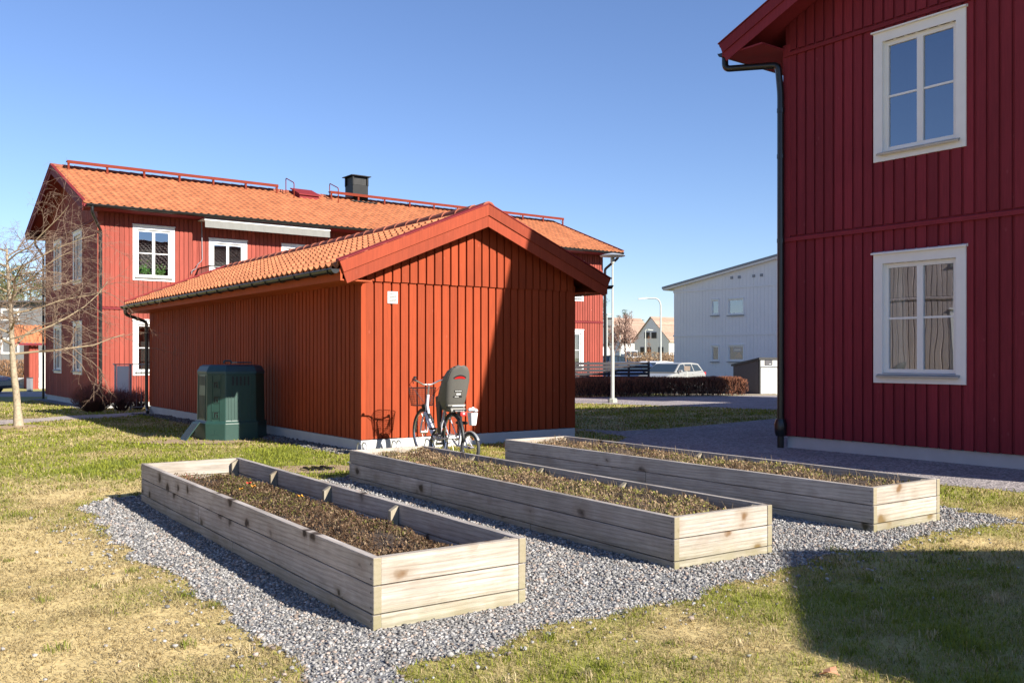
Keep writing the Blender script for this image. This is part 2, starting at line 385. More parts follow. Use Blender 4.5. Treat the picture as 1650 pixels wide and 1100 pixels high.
# ------------------------------------------------------------------ building helpers
def cut(s0, s1, z0, ztop, holes, breaks=()):
    """cells (a,b,z00,z01,zt_a,zt_b) of [s0,s1]x[z0,ztop] minus holes"""
    xs = sorted({s0, s1} | {b for b in breaks if s0 < b < s1} | {e for h in holes for e in h[:2] if s0 < e < s1})
    out = []
    for a, b in zip(xs, xs[1:]):
        m = (a + b) / 2; ta, tb = ztop(a), ztop(b); z = z0
        hs = sorted([h for h in holes if h[0] <= m <= h[1]], key=lambda h: h[2])
        for h in hs:
            if h[3] <= z: continue
            if h[2] >= min(ta, tb): break
            if h[2] > z: out.append((a, b, z, h[2], h[2]))
            z = max(z, h[3])
        if min(ta, tb) > z + .01: out.append((a, b, z, ta, tb))
        elif max(ta, tb) > z + .01: out.append((a, b, z, max(ta, z + .001), max(tb, z + .001)))
    return out
def siding(mb, mp, s0, s1, z0, ztop, holes, period, bw, th=.022, breaks=(), belts=()):
    for (a, b, za, ta, tb) in cut(s0, s1, z0, ztop, holes, breaks):
        mb.add([mp(a, 0, za), mp(b, 0, za), mp(b, 0, tb), mp(a, 0, ta)], [(0, 1, 2, 3)])
    n = max(1, int((s1 - s0) / period)); off = ((s1 - s0) - n * period) / 2
    bh = [(s0 - 1, s1 + 1, z - .03, z + .03) for z in belts]
    for i in range(n):
        a = s0 + off + i * period + (period - bw) / 2; b = a + bw; r = rnd.random(); th2 = th + rnd.uniform(-.002, .002)
        for (p, q, za, ta, tb) in cut(a, b, z0 - .01 * rnd.random(), ztop, holes + bh, breaks):
            mb.hexa([mp(p, 0.0005, za), mp(q, .0005, za), mp(q, th2, za), mp(p, th2, za),
                     mp(p, .0005, ta), mp(q, .0005, tb), mp(q, th2, tb), mp(p, th2, ta)], (r + .07 * (za > 2)) % 1)
def window(root, mp, s0, s1, z0, z1, tw=.13, cols=2, rows=2, split=.5, trim='white', curtain=0, door=False, plant=False, simple=False):
    """casing > sash, pane, sill, room, curtain; mp(s,n,z) maps to root space"""
    t = MB(); o1 = .045
    t.box(s0, s0 + tw, .001, o1, z0, z1, m=mp); t.box(s1 - tw, s1, .001, o1, z0, z1, m=mp)
    t.box(s0 + tw, s1 - tw, .001, o1 - .003, z1 - tw, z1, m=mp); t.box(s0 + tw, s1 - tw, .001, o1 - .003, z0, z0 + tw, m=mp)
    t.hexa([mp(s0 - .02, .002, z1), mp(s1 + .02, .002, z1), mp(s1 + .02, .085, z1), mp(s0 - .02, .085, z1),
            mp(s0 - .02, .002, z1 + .045), mp(s1 + .02, .002, z1 + .045), mp(s1 + .02, .085, z1 + .02), mp(s0 - .02, .085, z1 + .02)])
    a, b, c, d = s0 + tw, s1 - tw, z0 + tw, z1 - tw
    # reveal lining
    for (p, q, e, f) in ((a, a + .012, c, d), (b - .012, b, c, d), (a + .012, b - .012, d - .012, d), (a + .012, b - .012, c, c + .012)):
        t.box(p, q, -.09, 0, e, f, m=mp)
    w = t.build('window', M[trim], root)
    a += .012; b -= .012; c += .012; d -= .012
    sf = MB(); fr = .05; n0, n1 = -.06, -.015
    def bar(p, q, e, f, nn0=n0, nn1=n1): sf.box(p, q, nn0, nn1, e, f, m=mp)
    bar(a, a + fr, c, d); bar(b - fr, b, c, d); bar(a + fr, b - fr, d - fr, d, n0, n1 - .002); bar(a + fr, b - fr, c, c + fr, n0, n1 - .002)
    mw = .085; cw = (b - a - 2 * fr - (cols - 1) * mw) / cols; panes = []
    for i in range(cols):
        p = a + fr + i * (cw + mw)
        if i: bar(p - mw, p, c + fr, d - fr, n0, n1 + .004)
        e0, e1 = c + fr, d - fr
        if rows == 2:
            zc = e0 + (e1 - e0) * split; bar(p, p + cw, zc - .014, zc + .014, n0 + .01, n1 - .012); panes += [(p, p + cw, e0, zc - .014), (p, p + cw, zc + .014, e1)]
        else: panes.append((p, p + cw, e0, e1))
    sf.build('sash', M['white'], w)
    pm = MB()
    for (p, q, e, f) in panes: pm.add([mp(p, -.04, e), mp(q, -.04, e), mp(q, -.04, f), mp(p, -.04, f)], [(0, 1, 2, 3)])
    pm.build('pane', M['glass'], w)
    if not simple:
        sl = MB(); sl.hexa([mp(s0 + tw * .55, .003, z0 + tw - .02), mp(s1 - tw * .55, .003, z0 + tw - .02), mp(s1 - tw * .55, .10, z0 + tw - .055), mp(s0 + tw * .55, .10, z0 + tw - .055),
                       mp(s0 + tw * .55, .003, z0 + tw + .012), mp(s1 - tw * .55, .003, z0 + tw + .012), mp(s1 - tw * .55, .105, z0 + tw - .03), mp(s0 + tw * .55, .105, z0 + tw - .03)])
        sl.build('sill', M['galv'], w)
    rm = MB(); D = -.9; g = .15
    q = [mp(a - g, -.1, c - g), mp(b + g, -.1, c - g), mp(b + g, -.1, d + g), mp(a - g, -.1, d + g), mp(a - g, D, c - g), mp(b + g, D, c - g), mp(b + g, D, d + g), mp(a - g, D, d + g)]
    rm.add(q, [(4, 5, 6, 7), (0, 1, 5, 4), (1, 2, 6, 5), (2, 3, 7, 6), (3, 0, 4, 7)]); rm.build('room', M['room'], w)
    if curtain:
        cm = MB()
        for sgn, st in ((1, a - .05), (-1, b + .05)):
            n = 14; wd = (b - a) * curtain; vs = []
            for i in range(n + 1):
                s = st + sgn * wd * i / n; nn = -.2 + .025 * math.sin(i * 2.1); flare = sgn * .06 * (i / n)
                vs += [mp(s + flare, nn, c - .1), mp(s, nn, d + .1)]
            cm.add(vs, [(2 * i, 2 * i + 2, 2 * i + 3, 2 * i + 1) for i in range(n)])
        cm.build('curtain', M['curtain'], w)
    if plant:
        for _ in range(150):
            if _ % 75 == 0: lm = MB()
            cs = (a + .3 * (b - a), a + .72 * (b - a))[_ // 75]; s = cs + rnd.gauss(0, .1); z = c + .08 + abs(rnd.gauss(0, .16)); n = -.16 + rnd.uniform(-.05, .05)
            u = rnd.uniform(0, 6.28); L = rnd.uniform(.04, .09)
            lm.add([mp(s, n, z), mp(s + L * math.cos(u), n + .02, z + L * math.sin(u)), mp(s + L * 1.3 * math.cos(u + .4), n + .03, z + L * 1.3 * math.sin(u + .4)), mp(s + L * math.cos(u + .8), n, z + L * math.sin(u + .8))], [(0, 1, 2, 3)])
            if _ % 75 == 74: lm.build('potted_plant', plain('houseplant_green', (.10, .22, .04), .5, var=.4), w)
    return (a - .012, b + .012, c - .012, d + .012)
def whole(w): return w
def tiles(mb, mp, a0, a1, L, pitch_a=.21, course=.34, amp=.028, n=6):
    """pantile courses; mp(a,t,h)"""
    na = int((a1 - a0) / pitch_a) + 1; nc = int(math.ceil(L / course))
    prof = [(i / n, amp * (math.cos(2 * math.pi * i / n) * .75 + .25 * math.cos(4 * math.pi * i / n + .8))) for i in range(n)]
    aa = []; hh = []; cidx = []
    for k in range(na):
        for (f, h) in prof:
            a = a0 + (k + f) * pitch_a
            if a > a1: break
            aa.append(a); hh.append(h); cidx.append(k)
    for c in range(nc):
        t0 = c * course - .04 if c else 0; t1 = min((c + 1) * course, L); rr = [rnd.random() for _ in range(na + 1)]
        N = len(aa); vs = []
        for a, h in zip(aa, hh): vs += [mp(a, t0, h - .012), mp(a, t0, h + .034), mp(a, t1, h + .002)]
        base = len(mb.v); mb.v += vs
        for i in range(N - 1):
            for j in range(2):
                mb.f.append((base + 3 * i + j, base + 3 * i + 3 + j, base + 3 * i + 4 + j, base + 3 * i + 1 + j)); mb.r.append(rr[cidx[i]])
def arc_pipe(pts, n=5):
    """round the corners of a polyline"""
    out = [Vector(pts[0])]
    for a, b, c in zip(pts, pts[1:], pts[2:]):
        a, b, c = Vector(a), Vector(b), Vector(c); k = min((a - b).length, (c - b).length, .16) * .5
        p = b + (a - b).normalized() * k; q = b + (c - b).normalized() * k
        for i in range(n + 1):
            t = i / n; out.append(p * (1 - t) ** 2 + b * 2 * t * (1 - t) + q * t * t)
    out.append(Vector(pts[-1])); return out
def gutter(root, mp, a0, a1, br=.6, rad=.062, brackets=False):
    """half-round gutter along a with brackets; mp(a,o,z)"""
    g = MB(); n = 8
    for k, rr in ((0, rad), (1, rad - .006)):
        vs = []
        for a in (a0, a1):
            for j in range(n + 1):
                t = math.pi * j / n; vs.append(mp(a, -rr * math.cos(t), -rr * math.sin(t)))
        g.add(vs, [(j, j + 1, n + 2 + j, n + 1 + j) for j in range(n)])
    g.tube([mp(a0, -rad, 0), mp(a1, -rad, 0)], .009, 6)
    for a in (a0, a1): g.add([mp(a, -rad * math.cos(math.pi * j / n), -rad * math.sin(math.pi * j / n)) for j in range(n + 1)], [tuple(range(n + 1))])
    go = g.build('gutter', M['gutter'], root, smooth=True); m = int((a1 - a0) / br) if brackets else -1
    for i in range(m + 1):
        k = MB(); a = a0 + .15 + i * (a1 - a0 - .3) / m
        k.tube([mp(a, -(rad + .008) * math.cos(math.pi * j / 6), -(rad + .008) * math.sin(math.pi * j / 6)) for j in range(7)], .009, 5); k.build('bracket', M['gutter'], go)
    return go
def roof_pair(root, x0, x1, y0, y1, ze, zr, mat, ridge_mat, sof='soffit', front=True, back=True, th=.05, pitch=.21, course=.34):
    """gable roof with ridge along x; eave planes at y0 and y1, eave height ze ridge zr"""
    ym = (y0 + y1) / 2; hw = ym - y0; L = math.hypot(hw, zr - ze); cy = hw / L; cz = (zr - ze) / L
    mb = MB()
    if front: tiles(mb, lambda a, t, h: (a, y0 + t * cy - h * cz, ze + t * cz + h * cy), x0, x1, L, pitch, course)
    if back: tiles(mb, lambda a, t, h: (a, y1 - t * cy + h * cz, ze + t * cz + h * cy), x0, x1, L, pitch, course)
    ro = mb.build('roof', mat, root)
    rd = MB(); n = int((x1 - x0) / .38)
    for i in range(n + 1):
        a = x0 + (x1 - x0) * i / (n + 1); b = x0 + (x1 - x0) * (i + 1) / (n + 1) + .03
        vs = []
        for (aa, rr) in ((a, .125), (b, .108)):
            for j in range(7):
                t = math.pi * (j / 6); vs.append((aa, ym - rr * math.cos(t), zr - .03 + rr * math.sin(t)))
        rd.add(vs, [(j, j + 1, 8 + j, 7 + j) for j in range(6)] + [tuple(range(7))])
    rd.build('ridge_tiles', ridge_mat, ro)
    dk = MB()
    for (ya, yb) in ((y0, ym), (y1, ym)):
        s = 1 if ya < yb else -1; e = .03
        dk.hexa([(x0 + .02, ya + s * .03, ze - th - .02), (x1 - .02, ya + s * .03, ze - th - .02), (x1 - .02, yb, zr - th - .03), (x0 + .02, yb, zr - th - .03),
                 (x0 + .02, ya + s * .03, ze - .03), (x1 - .02, ya + s * .03, ze - .03), (x1 - .02, yb, zr - .04), (x0 + .02, yb, zr - .04)])
    dk.build('soffit', M[sof], root)
    return ro

def barge(root, xa, xb, y0, y1, ze, zr, mat, flash, h1=.165, h2=.165, name='barge_board'):
    """two-step verge board in plane x; xa outer, xb inner"""
    ym = (y0 + y1) / 2; d = 1 if xb > xa else -1
    sl = (zr - ze) / (ym - y0); c = 1 / math.sqrt(1 + sl * sl)
    mb = MB(); fl = MB()
    for sg, ya in ((1, y0), (-1, y1)):
        def zz(y, off): return ze + abs(y - ya) * sl + off
        for (o0, o1, t0, t1) in ((.055, .055 - h1 / c, xa, xb), (.055 - h1 / c, .055 - (h1 + h2) / c, xa + d * .022, xb)):
            k = sl * c * c     # square-cut tip
            def pt(y, off, x): 
                return (x, y, zz(y, off))
            ta = ya + sg * ((.055 - o0) * k); tb = ya + sg * ((.055 - o1) * k)
            mb.hexa([pt(tb, o1, t0), pt(ym, o1, t0), pt(ym, o1, t1), pt(tb, o1, t1), pt(ta, o0, t0), pt(ym, o0, t0), pt(ym, o0, t1), pt(ta, o0, t1)])
        fl.hexa([(xa - d * .012, ya - sg * .02, zz(ya, .056) - .008 * 0), (xa - d * .012, ym, zr + .056), (xb + d * .04, ym, zr + .056), (xb + d * .04, ya - sg * .02, zz(ya, .056)),
                 (xa - d * .012, ya - sg * .02, zz(ya, .072)), (xa - d * .012, ym, zr + .072), (xb + d * .04, ym, zr + .085), (xb + d * .04, ya - sg * .02, zz(ya, .085))])
    b = mb.build(name, mat, root, bevel=.003); fl.build('flashing', flash, b)
    return b

# ------------------------------------------------------------------ shed
def build_shed():
    F = Frame(-2.19, 13.43, 35.94)
    root = empty('storage_shed', (*F.o, 0), F.t, 'long low red wooden shed with orange tiled roof, bicycles parked against its gable', 'shed')
    Wd, L = 3.99, 11.45; yr = Wd / 2; ye = -.53; zr = 3.70; ze = 2.66   # x across, y along
    sl = (zr - ze) / (yr - ye)
    # here the ridge runs along local y, so build roof in swapped space
    sub = MB(); sub.box(-.0, Wd, 0, L, -.05, .172); f = MB()
    f.box(-.03, Wd + .03, -.03, L + .03, -.2, .19 - .02); f.build('foundation', M['render'], root, bevel=.01)
    ztop = lambda s: zr - .10 - abs(s - yr) * sl
    g = MB(); vx0, vz0 = F.front(622.8), None
    d = F.dep(F.front(630), 0)
    vent = (F.front(622.5), F.front(638.5), Z(489, d), Z(470, d))
    belt = 2.515
    siding(g, lambda s, n, z: (s, -n, z), .0, Wd, .185, lambda s: belt, [], .1455, .110, .032)
    siding(g, lambda s, n, z: (s, -n - .030, z), .0, Wd, belt - .012, ztop, [], .1455, .110, .032, breaks=(yr,))
    g.box(0, Wd, -.0295, .0, belt + .012, belt + .03)
    g.build('gable_cladding', M['shed_red'], root); g = MB()
    siding(g, lambda s, n, z: (Wd - s, L + n, z), .0, Wd, .185, ztop, [], .1455, .110, .032, breaks=(yr,), belts=(belt,))
    g.build('gable_cladding', M['shed_red'], root)
    w = MB(); zt = lambda s: 2.80
    siding(w, lambda s, n, z: (-n, L - s, z), .0, L, .185, zt, [], .1455, .110, .032)
    w.build('side_cladding', M['shed_red'], root); w = MB()
    siding(w, lambda s, n, z: (Wd + n, s, z), .0, L, .185, zt, [], .1455, .110, .032)
    w.build('side_cladding', M['shed_red'], root)
    for (x, y) in ((-.03, -.03), (Wd - .07, -.03), (-.03, L - .07), (Wd - .07, L - .07)): c = MB(); c.box(x, x + .10, y, y + .10, .18, 2.6); c.build('corner_board', M['shed_red'], root, bevel=.003)
    b = MB(); b.hexa([(.0, -.045, belt - .028), (Wd, -.045, belt - .028), (Wd, -.001, belt - .028), (0, -.001, belt - .028), (.0, -.045, belt), (Wd, -.045, belt), (Wd, -.001, belt + .03), (0, -.001, belt + .03)])
    # roof (ridge along y)
    y0, y1 = -.37, L + .35; mb = MB(); Ls = math.hypot(yr - ye, zr - ze); cx = (yr - ye) / Ls; cz = (zr - ze) / Ls
    tiles(mb, lambda a, t, h: (ye + t * cx - h * cz, a, ze + t * cz + h * cx), y0 + .02, y1, Ls, .205, .335, .034, 8)
    tiles(mb, lambda a, t, h: (Wd - ye - t * cx + h * cz, a, ze + t * cz + h * cx), y0 + .02, y1, Ls, .205, .335, .034, 8)
    ro = mb.build('roof', M['tile'], root)
    rd = MB(); n = 30
    for i in range(n):
        a = y0 + (y1 - y0) * i / n; bb = y0 + (y1 - y0) * (i + 1) / n + .03; vs = []
        for (aa, rr) in ((a, .125), (bb, .102)):
            for j in range(7): t = math.pi * j / 6; vs.append((yr - rr * math.cos(t), aa, zr - .02 + rr * math.sin(t)))
        rd.add(vs, [(j, j + 1, 8 + j, 7 + j) for j in range(6)] + [tuple(range(7))])
    rd.build('ridge_tiles', M['tile_ridge'], ro)
    dk = MB()
    for (xa, s) in ((ye, 1), (Wd - ye, -1)):
        dk.hexa([(xa + s * .02, y0 + .04, ze - .085), (xa + s * .02, y1 - .03, ze - .085), (yr, y1 - .03, zr - .085), (yr, y0 + .04, zr - .085),
                 (xa + s * .02, y0 + .04, ze - .035), (xa + s * .02, y1 - .03, ze - .035), (yr, y1 - .03, zr - .04), (yr, y0 + .04, zr - .04)])
    fa = MB()
    for xa, s in ((ye + .03, 1), (Wd - ye - .06, 1)): dk.box(xa, xa + .03, y0 + .04, y1 - .04, ze - .20, ze - .04)
    # closed soffit under the eaves
    for xa, xb in ((ye + .06, -.001), (Wd + .001, Wd - ye - .06)): dk.box(xa, xb, y0 + .05, y1 - .05, ze - .20, ze - .18)
    dk.build('soffit', M['soffit'], root)
    # barge boards, gable plane swapped: use generic with x<->y via helper root
    c2 = 1 / math.sqrt(1 + sl * sl)
    for (ya, yb, dd) in ((y0 - .005, y0 + .035, 1), (y1 + .005, y1 - .035, -1)):
        h = MB(); fl = MB()
        for sg, xa in ((1, ye - .0), (-1, Wd - ye)):
            zz = lambda x, off: ze + abs(x - xa) * sl + off
            for (o0, o1, t0) in ((.06, .06 - .175, ya), (.06 - .175, .06 - .35, ya + dd * .02)):
                k = sl * c2 * c2; ta = xa + sg * ((.06 - o0) * k); tb = xa + sg * ((.06 - o1) * k)
                h.hexa([(tb, t0, zz(tb, o1)), (yr, t0, zz(yr, o1)), (yr, yb, zz(yr, o1)), (tb, yb, zz(tb, o1)), (ta, t0, zz(ta, o0)), (yr, t0, zz(yr, o0)), (yr, yb, zz(yr, o0)), (ta, yb, zz(ta, o0))])
            fl.hexa([(xa - sg * .02, ya - dd * .012, zz(xa, .062)), (yr, ya - dd * .012, zr + .062), (yr, yb + dd * .05, zr + .062), (xa - sg * .02, yb + dd * .05, zz(xa, .062)),
                     (xa - sg * .02, ya - dd * .012, zz(xa, .078)), (yr, ya - dd * .012, zr + .078), (yr, yb + dd * .05, zr + .10), (xa - sg * .02, yb + dd * .05, zz(xa, .10))])
        bo = h.build('barge_board', M['barge'], root, bevel=.003); fl.build('flashing', M['maroon_metal'], bo)
    gutter(root, lambda a, o, z: (ye - .045 + o, a, ze - .045 + z), y0 + .04, y1 + .02, brackets=True)
    gutter(root, lambda a, o, z: (Wd - ye + .045 - o, a, ze - .045 + z), y0 + .04, y1 + .02)
    dp = MB(); yy = L + .12
    dp.tube(arc_pipe([(ye - .045, yy, ze - .09), (ye - .045, yy, ze - .24), (-.09, yy - .06, ze - .42), (-.09, yy - .06, .18), (-.09, yy - .2, .06), (-.16, yy - .45, .04)]), .042, 10)
    dp.build('downpipe', M['gutter'], root, smooth=True)
    vt = MB(); a, b2, z0, z1 = vent
    vt.box(a, b2, -.045, -.026, z0, z1); 
    vo = vt.build('vent_grille', M['white'], root, bevel=.002); sl2 = MB()
    for i in range(6):
        z = z0 + .03 + i * (z1 - z0 - .06) / 5.6; sl2.box(a + .02, b2 - .02, -.0475, -.0455, z, z + .011)
    sl2.build('slot', M['gutter'], vo)
build_shed()

# ------------------------------------------------------------------ two-storey houses
def build_house(name, F, zb, label, y0, y1, L, red, trim, tile_m, front_wins, gable_wins, extra=None, fr_n=-1, period=.16, back_wins=(), tipz=6.26, sl=.41):
    root = empty(name, (*F.o, zb), F.t, label, 'house')
    z0 = .19; belt1 = 3.20; belt2 = 6.02; ov = .78; vo = .62; W_ = y1 - y0; ym = (y0 + y1) / 2
    zr = tipz - .055 + (W_ / 2 + ov) * sl; ze = tipz - .055
    f = MB(); f.box(-.03 + .05, L - .02, y0 + .02, y1 - .02, -.8, .178); f.build('foundation', M['render'], root)
    eav = ze - .02
    mf = lambda s, n, z: (s, y0 - n, z); mbk = lambda s, n, z: (L - s, y1 + n, z); mg = lambda s, n, z: (-n, s, z); mg2 = lambda s, n, z: (L + n, s, z)
    zt_f = lambda s: 6.22; ztg = lambda s: zr - .09 - abs(s - ym) * sl
    def do(mp, s0, s1, zt, wins, nm, br=()):
        hs = []
        for w in wins: hs.append(window(root, mp, *w[:4], **(w[4] if len(w) > 4 else {})))
        m = MB(); siding(m, mp, s0, s1, z0, zt, hs, period, period * .76, .024, br, (belt1,) + ((belt2,) if br else ()))
        m.build(nm, M[red], root)
    do(mf, 0, L, zt_f, front_wins, 'facade_cladding'); do(mg, y0, y1, ztg, gable_wins, 'gable_cladding', (ym,))
    do(mbk, 0, L, zt_f, back_wins, 'facade_cladding'); do(mg2, y0, y1, ztg, (), 'gable_cladding', (ym,))
    b = MB()
    def belt(mp, s0, s1, z, n=.045):
        b.hexa([mp(s0, .001, z - .035), mp(s1, .001, z - .035), mp(s1, n, z - .035), mp(s0, n, z - .035), mp(s0, .001, z + .02), mp(s1, .001, z + .02), mp(s1, n, z - .005), mp(s0, n, z - .005)])
        b.hexa([mp(s0, .001, z - .06), mp(s1, .001, z - .06), mp(s1, n + .012, z - .06), mp(s0, n + .012, z - .06), mp(s0, .001, z - .037), mp(s1, .001, z - .037), mp(s1, n + .012, z - .037), mp(s0, n + .012, z - .037)])
    for mp, s0, s1, zz in ((mf, -.045, L + .045, belt1), (mbk, -.04, L + .04, belt1), (mg, y0 - .001, y1 + .001, belt1), (mg2, y0 - .001, y1 + .001, belt1), (mg, y0, y1, belt2), (mg2, y0, y1, belt2)):
        b = MB(); belt(mp, s0, s1, zz); b.build('belt_board', M[trim], root)
    for x in (-.028, L - .10):
        for y in (y0 - .028, y1 - .10): c = MB(); c.box(x, x + .128, y, y + .128, z0 - .01, 6.15); c.build('corner_board', M[red], root, bevel=.003)
    x0, x1 = -vo, L + vo
    ro = roof_pair(root, x0 + .02, x1 - .02, y0 - ov, y1 + ov, ze, zr, tile_m, M['tile_ridge'] if tile_m == M['tile'] else tile_m, sof=trim, pitch=.24, course=.36)
    # closed eave boxes
    for (a, bb, c_) in ((y0 - ov + .04, y0 - .002, y0 - ov + .015), (y1 + .002, y1 + ov - .04, y1 + ov - .04)):
        e = MB(); e.box(x0 + .05, x1 - .05, a, bb, ze - .135, ze - .11); e.box(x0 + .05, x1 - .05, c_, c_ + .024, ze - .135, ze - .05); e.build('eave_box', M[trim], root)
    barge(root, x0, x0 + .04, y0 - ov, y1 + ov, ze, zr, M[trim], M['maroon_metal'], .16, .15)
    barge(root, x1, x1 - .04, y0 - ov, y1 + ov, ze, zr, M[trim], M['maroon_metal'], .16, .15)
    gutter(root, lambda a, o, z: (a, y0 - ov - .05 + o, ze - .05 + z), x0 + .1, x1 - .1, rad=.078)
    gutter(root, lambda a, o, z: (a, y1 + ov + .05 - o, ze - .05 + z), x0 + .1, x1 - .1)
    return root, dict(ze=ze, zr=zr, sl=sl, ym=ym, mf=mf, mg=mg, ov=ov, vo=vo)
def downpipe(root, path, rad=.045, clips=()):
    d = MB(); d.tube(arc_pipe(path), rad, 10); 
    o = d.build('downpipe', M['gutter'], root, smooth=True)
    k = MB()
    for p in clips: k.lathe([(rad + .006, -.03), (rad + .006, .03)], 10, p)
    if clips: k.build('pipe_clip', M['gutter'], o)
    return o

# left house
FL = Frame(-13.05, 29.0, 36.76); ZL = -.254
def lw(pxa, pxb, pya, pyb):   # facade window from survey pixels
    a, b = FL.front(pxa), FL.front(pxb); d = FL.dep((a + b) / 2, 0); return (a, b, Z(pyb, d) - ZL, Z(pya, d) - ZL)
def lg(pxa, pxb, pya, pyb):
    a, b = FL.side(pxa), FL.side(pxb); d = FL.dep(0, (a + b) / 2); return (min(a, b), max(a, b), Z(pyb, d) - ZL, Z(pya, d) - ZL)
u1 = lw(213.5, 281, 362, 452); wz = (4.10, 5.88)
fw = [(u1[0], u1[1], *wz, dict(plant=True)), (u1[0], u1[1], 1.03, 2.81)]
a, b = FL.front(336), FL.front(397.5); fw.append((a, b, 3.32, 5.62, dict(split=.62)))
a, b = FL.front(453), FL.front(505); fw.append((a, b, 3.32, 5.62, dict(rows=1)))
bR = FL.front(939.3); fw.append((bR - 1.3, bR, *wz)); fw.append((bR - 1.3, bR, 1.03, 2.81, dict(curtain=.2)))
fw.append((11.2, 12.5, *wz)); fw.append((5.0, 6.3, 1.03, 2.81)); fw.append((9.2, 10.5, 1.03, 2.81)); fw.append((14.0, 15.3, 1.03, 2.81))
g1 = lg(119.6, 133.6, 371, 456); g2 = lg(88.6, 100.5, 390, 465)
gw = [(g1[0], g1[1], *wz, dict(curtain=.15)), (g1[0], g1[1], 1.03, 2.81), (g2[0], g2[1], *wz), (g2[0], g2[1], 1.03, 2.81, dict(curtain=.2))]
HL, I = build_house('apartment_house', FL, ZL, 'sunlit red wooden house with orange tiled roof and grey awning, standing behind the shed', 0, 8.5, 21.4, 'house_red', 'house_trim', M['tile'], fw, gw, period=.145, tipz=6.40, sl=.385)
downpipe(HL, [(-.35, -I['ov'] - .05, I['ze'] - .1), (-.35, -I['ov'] - .05, I['ze'] - .3), (.06, -.09, I['ze'] - .75), (.06, -.09, -.1)], clips=[(.06, -.09, 4.6), (.06, -.09, 2.2)])
downpipe(HL, [(-.25, 8.5 + I['ov'] + .05, I['ze'] - .1), (-.25, 8.5 + I['ov'] + .05, I['ze'] - .3), (-.09, 8.56, I['ze'] - .8), (-.09, 8.56, -.2)])
downpipe(HL, [(21.6, -I['ov'] - .05, I['ze'] - .1), (21.6, -I['ov'] - .05, I['ze'] - .3), (21.50, -.09, I['ze'] - .75), (21.50, -.09, -.3)], .06)
# roof furniture of the left house
sl, ze, zr, ym, ov = I['sl'], I['ze'], I['zr'], I['ym'], I['ov']
zs = lambda y: ze + (y + ov) * sl     # front slope
def walkway(px0, px1):
    y = ym - .42; x0, x1 = FL.front(px0, y), FL.front(px1, y); m = MB(); z = zs(y) + .30
    m.box(x0, x1, y - .03, y + .20, z, z + .025); m.box(x0, x1, y - .045, y - .033, z - .07, z + .04)
    n = int((x1 - x0) / 1.15); w = m.build('roof_walkway', M['red_metal'], HL)
    for i in range(n + 1):
        k = MB(); x = x0 + .05 + (x1 - x0 - .1) * i / n
        k.box(x - .035, x + .035, y - .02, y + .01, zs(y) + .0, z); k.add([(x - .01, y, zs(y)), (x - .01, y + .2, z), (x + .01, y + .2, z), (x + .01, y, zs(y))], [(0, 1, 2, 3)]); k.build('bracket', M['red_metal'], w)
walkway(108, 448); walkway(532, 908)
rl = MB()
for p in (456, 527):
    y = ym - .75; x = FL.front(p + 12, y)
    rl = MB(); rl.tube(arc_pipe([(x, y + .45, zs(y + .45)), (x, y + .45, zs(y + .45) + .62), (x, y - .35, zs(y - .35) + .62), (x, y - .35, zs(y - .35))]), .02, 8); rl.build('guard_rail', M['red_metal'], HL, smooth=True)
y = ym - .55; x = FL.front(492, y); hb = MB()
hb.hexa([(x - .45, y - .42, zs(y - .42) - .02), (x + .45, y - .42, zs(y - .42) - .02), (x + .45, y + .4, zs(y + .4) - .02), (x - .45, y + .4, zs(y + .4) - .02)] +
        [(x - .4, y - .4, zs(y - .4) + .17), (x + .4, y - .4, zs(y - .4) + .17), (x + .4, y + .38, zs(y + .38) + .17), (x - .4, y + .38, zs(y + .38) + .17)])
ht = hb.build('roof_hatch', M['maroon_metal'], HL, bevel=.01); h2 = MB()
h2.hexa([(x - .47, y - .48, zs(y - .48) + .175), (x + .47, y - .48, zs(y - .48) + .175), (x + .47, y + .44, zs(y + .44) + .175), (x - .47, y + .44, zs(y + .44) + .175)] +
        [(x - .47, y - .48, zs(y - .48) + .215), (x + .47, y - .48, zs(y - .48) + .215), (x + .47, y + .44, zs(y + .44) + .215), (x - .47, y + .44, zs(y + .44) + .215)])
h2.build('lid', M['maroon_metal'], ht)
yc = ym + .15; xa, xb = FL.front(558, yc), FL.front(591, yc); w = .9; xm = (xa + xb) / 2
ch = MB(); zc = zr - .35
ch.box(xm - .36, xm + .36, yc - .36, yc + .36, zc, zr + .62); 
for sx in (-1, 1):
    for sy in (-1, 1): ch.box(xm + sx * .34 - .035, xm + sx * .34 + .035, yc + sy * .34 - .035, yc + sy * .34 + .035, zr + .6, zr + .98)
ch.box(xm - .31, xm + .31, yc - .31, yc + .31, zr + .6, zr + .98)
co = ch.build('chimney', M['blacksheet'], HL, bevel=.006); cp = MB(); cp.box(xm - .46, xm + .46, yc - .46, yc + .46, zr + .98, zr + 1.01); cp.box(xm - .3, xm + .3, yc - .3, yc + .3, zr + 1.01, zr + 1.05); cp.build('cap', M['blacksheet'], co)
lv = MB()
for i in range(7):
    z = zr + .64 + i * .045; lv.box(xm - .29, xm + .29, yc - .322, yc - .312, z, z + .02); lv.box(xm - .322, xm - .312, yc - .29, yc + .29, z, z + .02)
lv.build('louvre', M['black'], co)
fs_ = MB(); fs_.box(xm - .6, xm + .6, yc - .75, yc - .4, zs(yc - .75) + .06, zs(yc - .75) + .1); fs_.build('apron', M['blacksheet'], co)
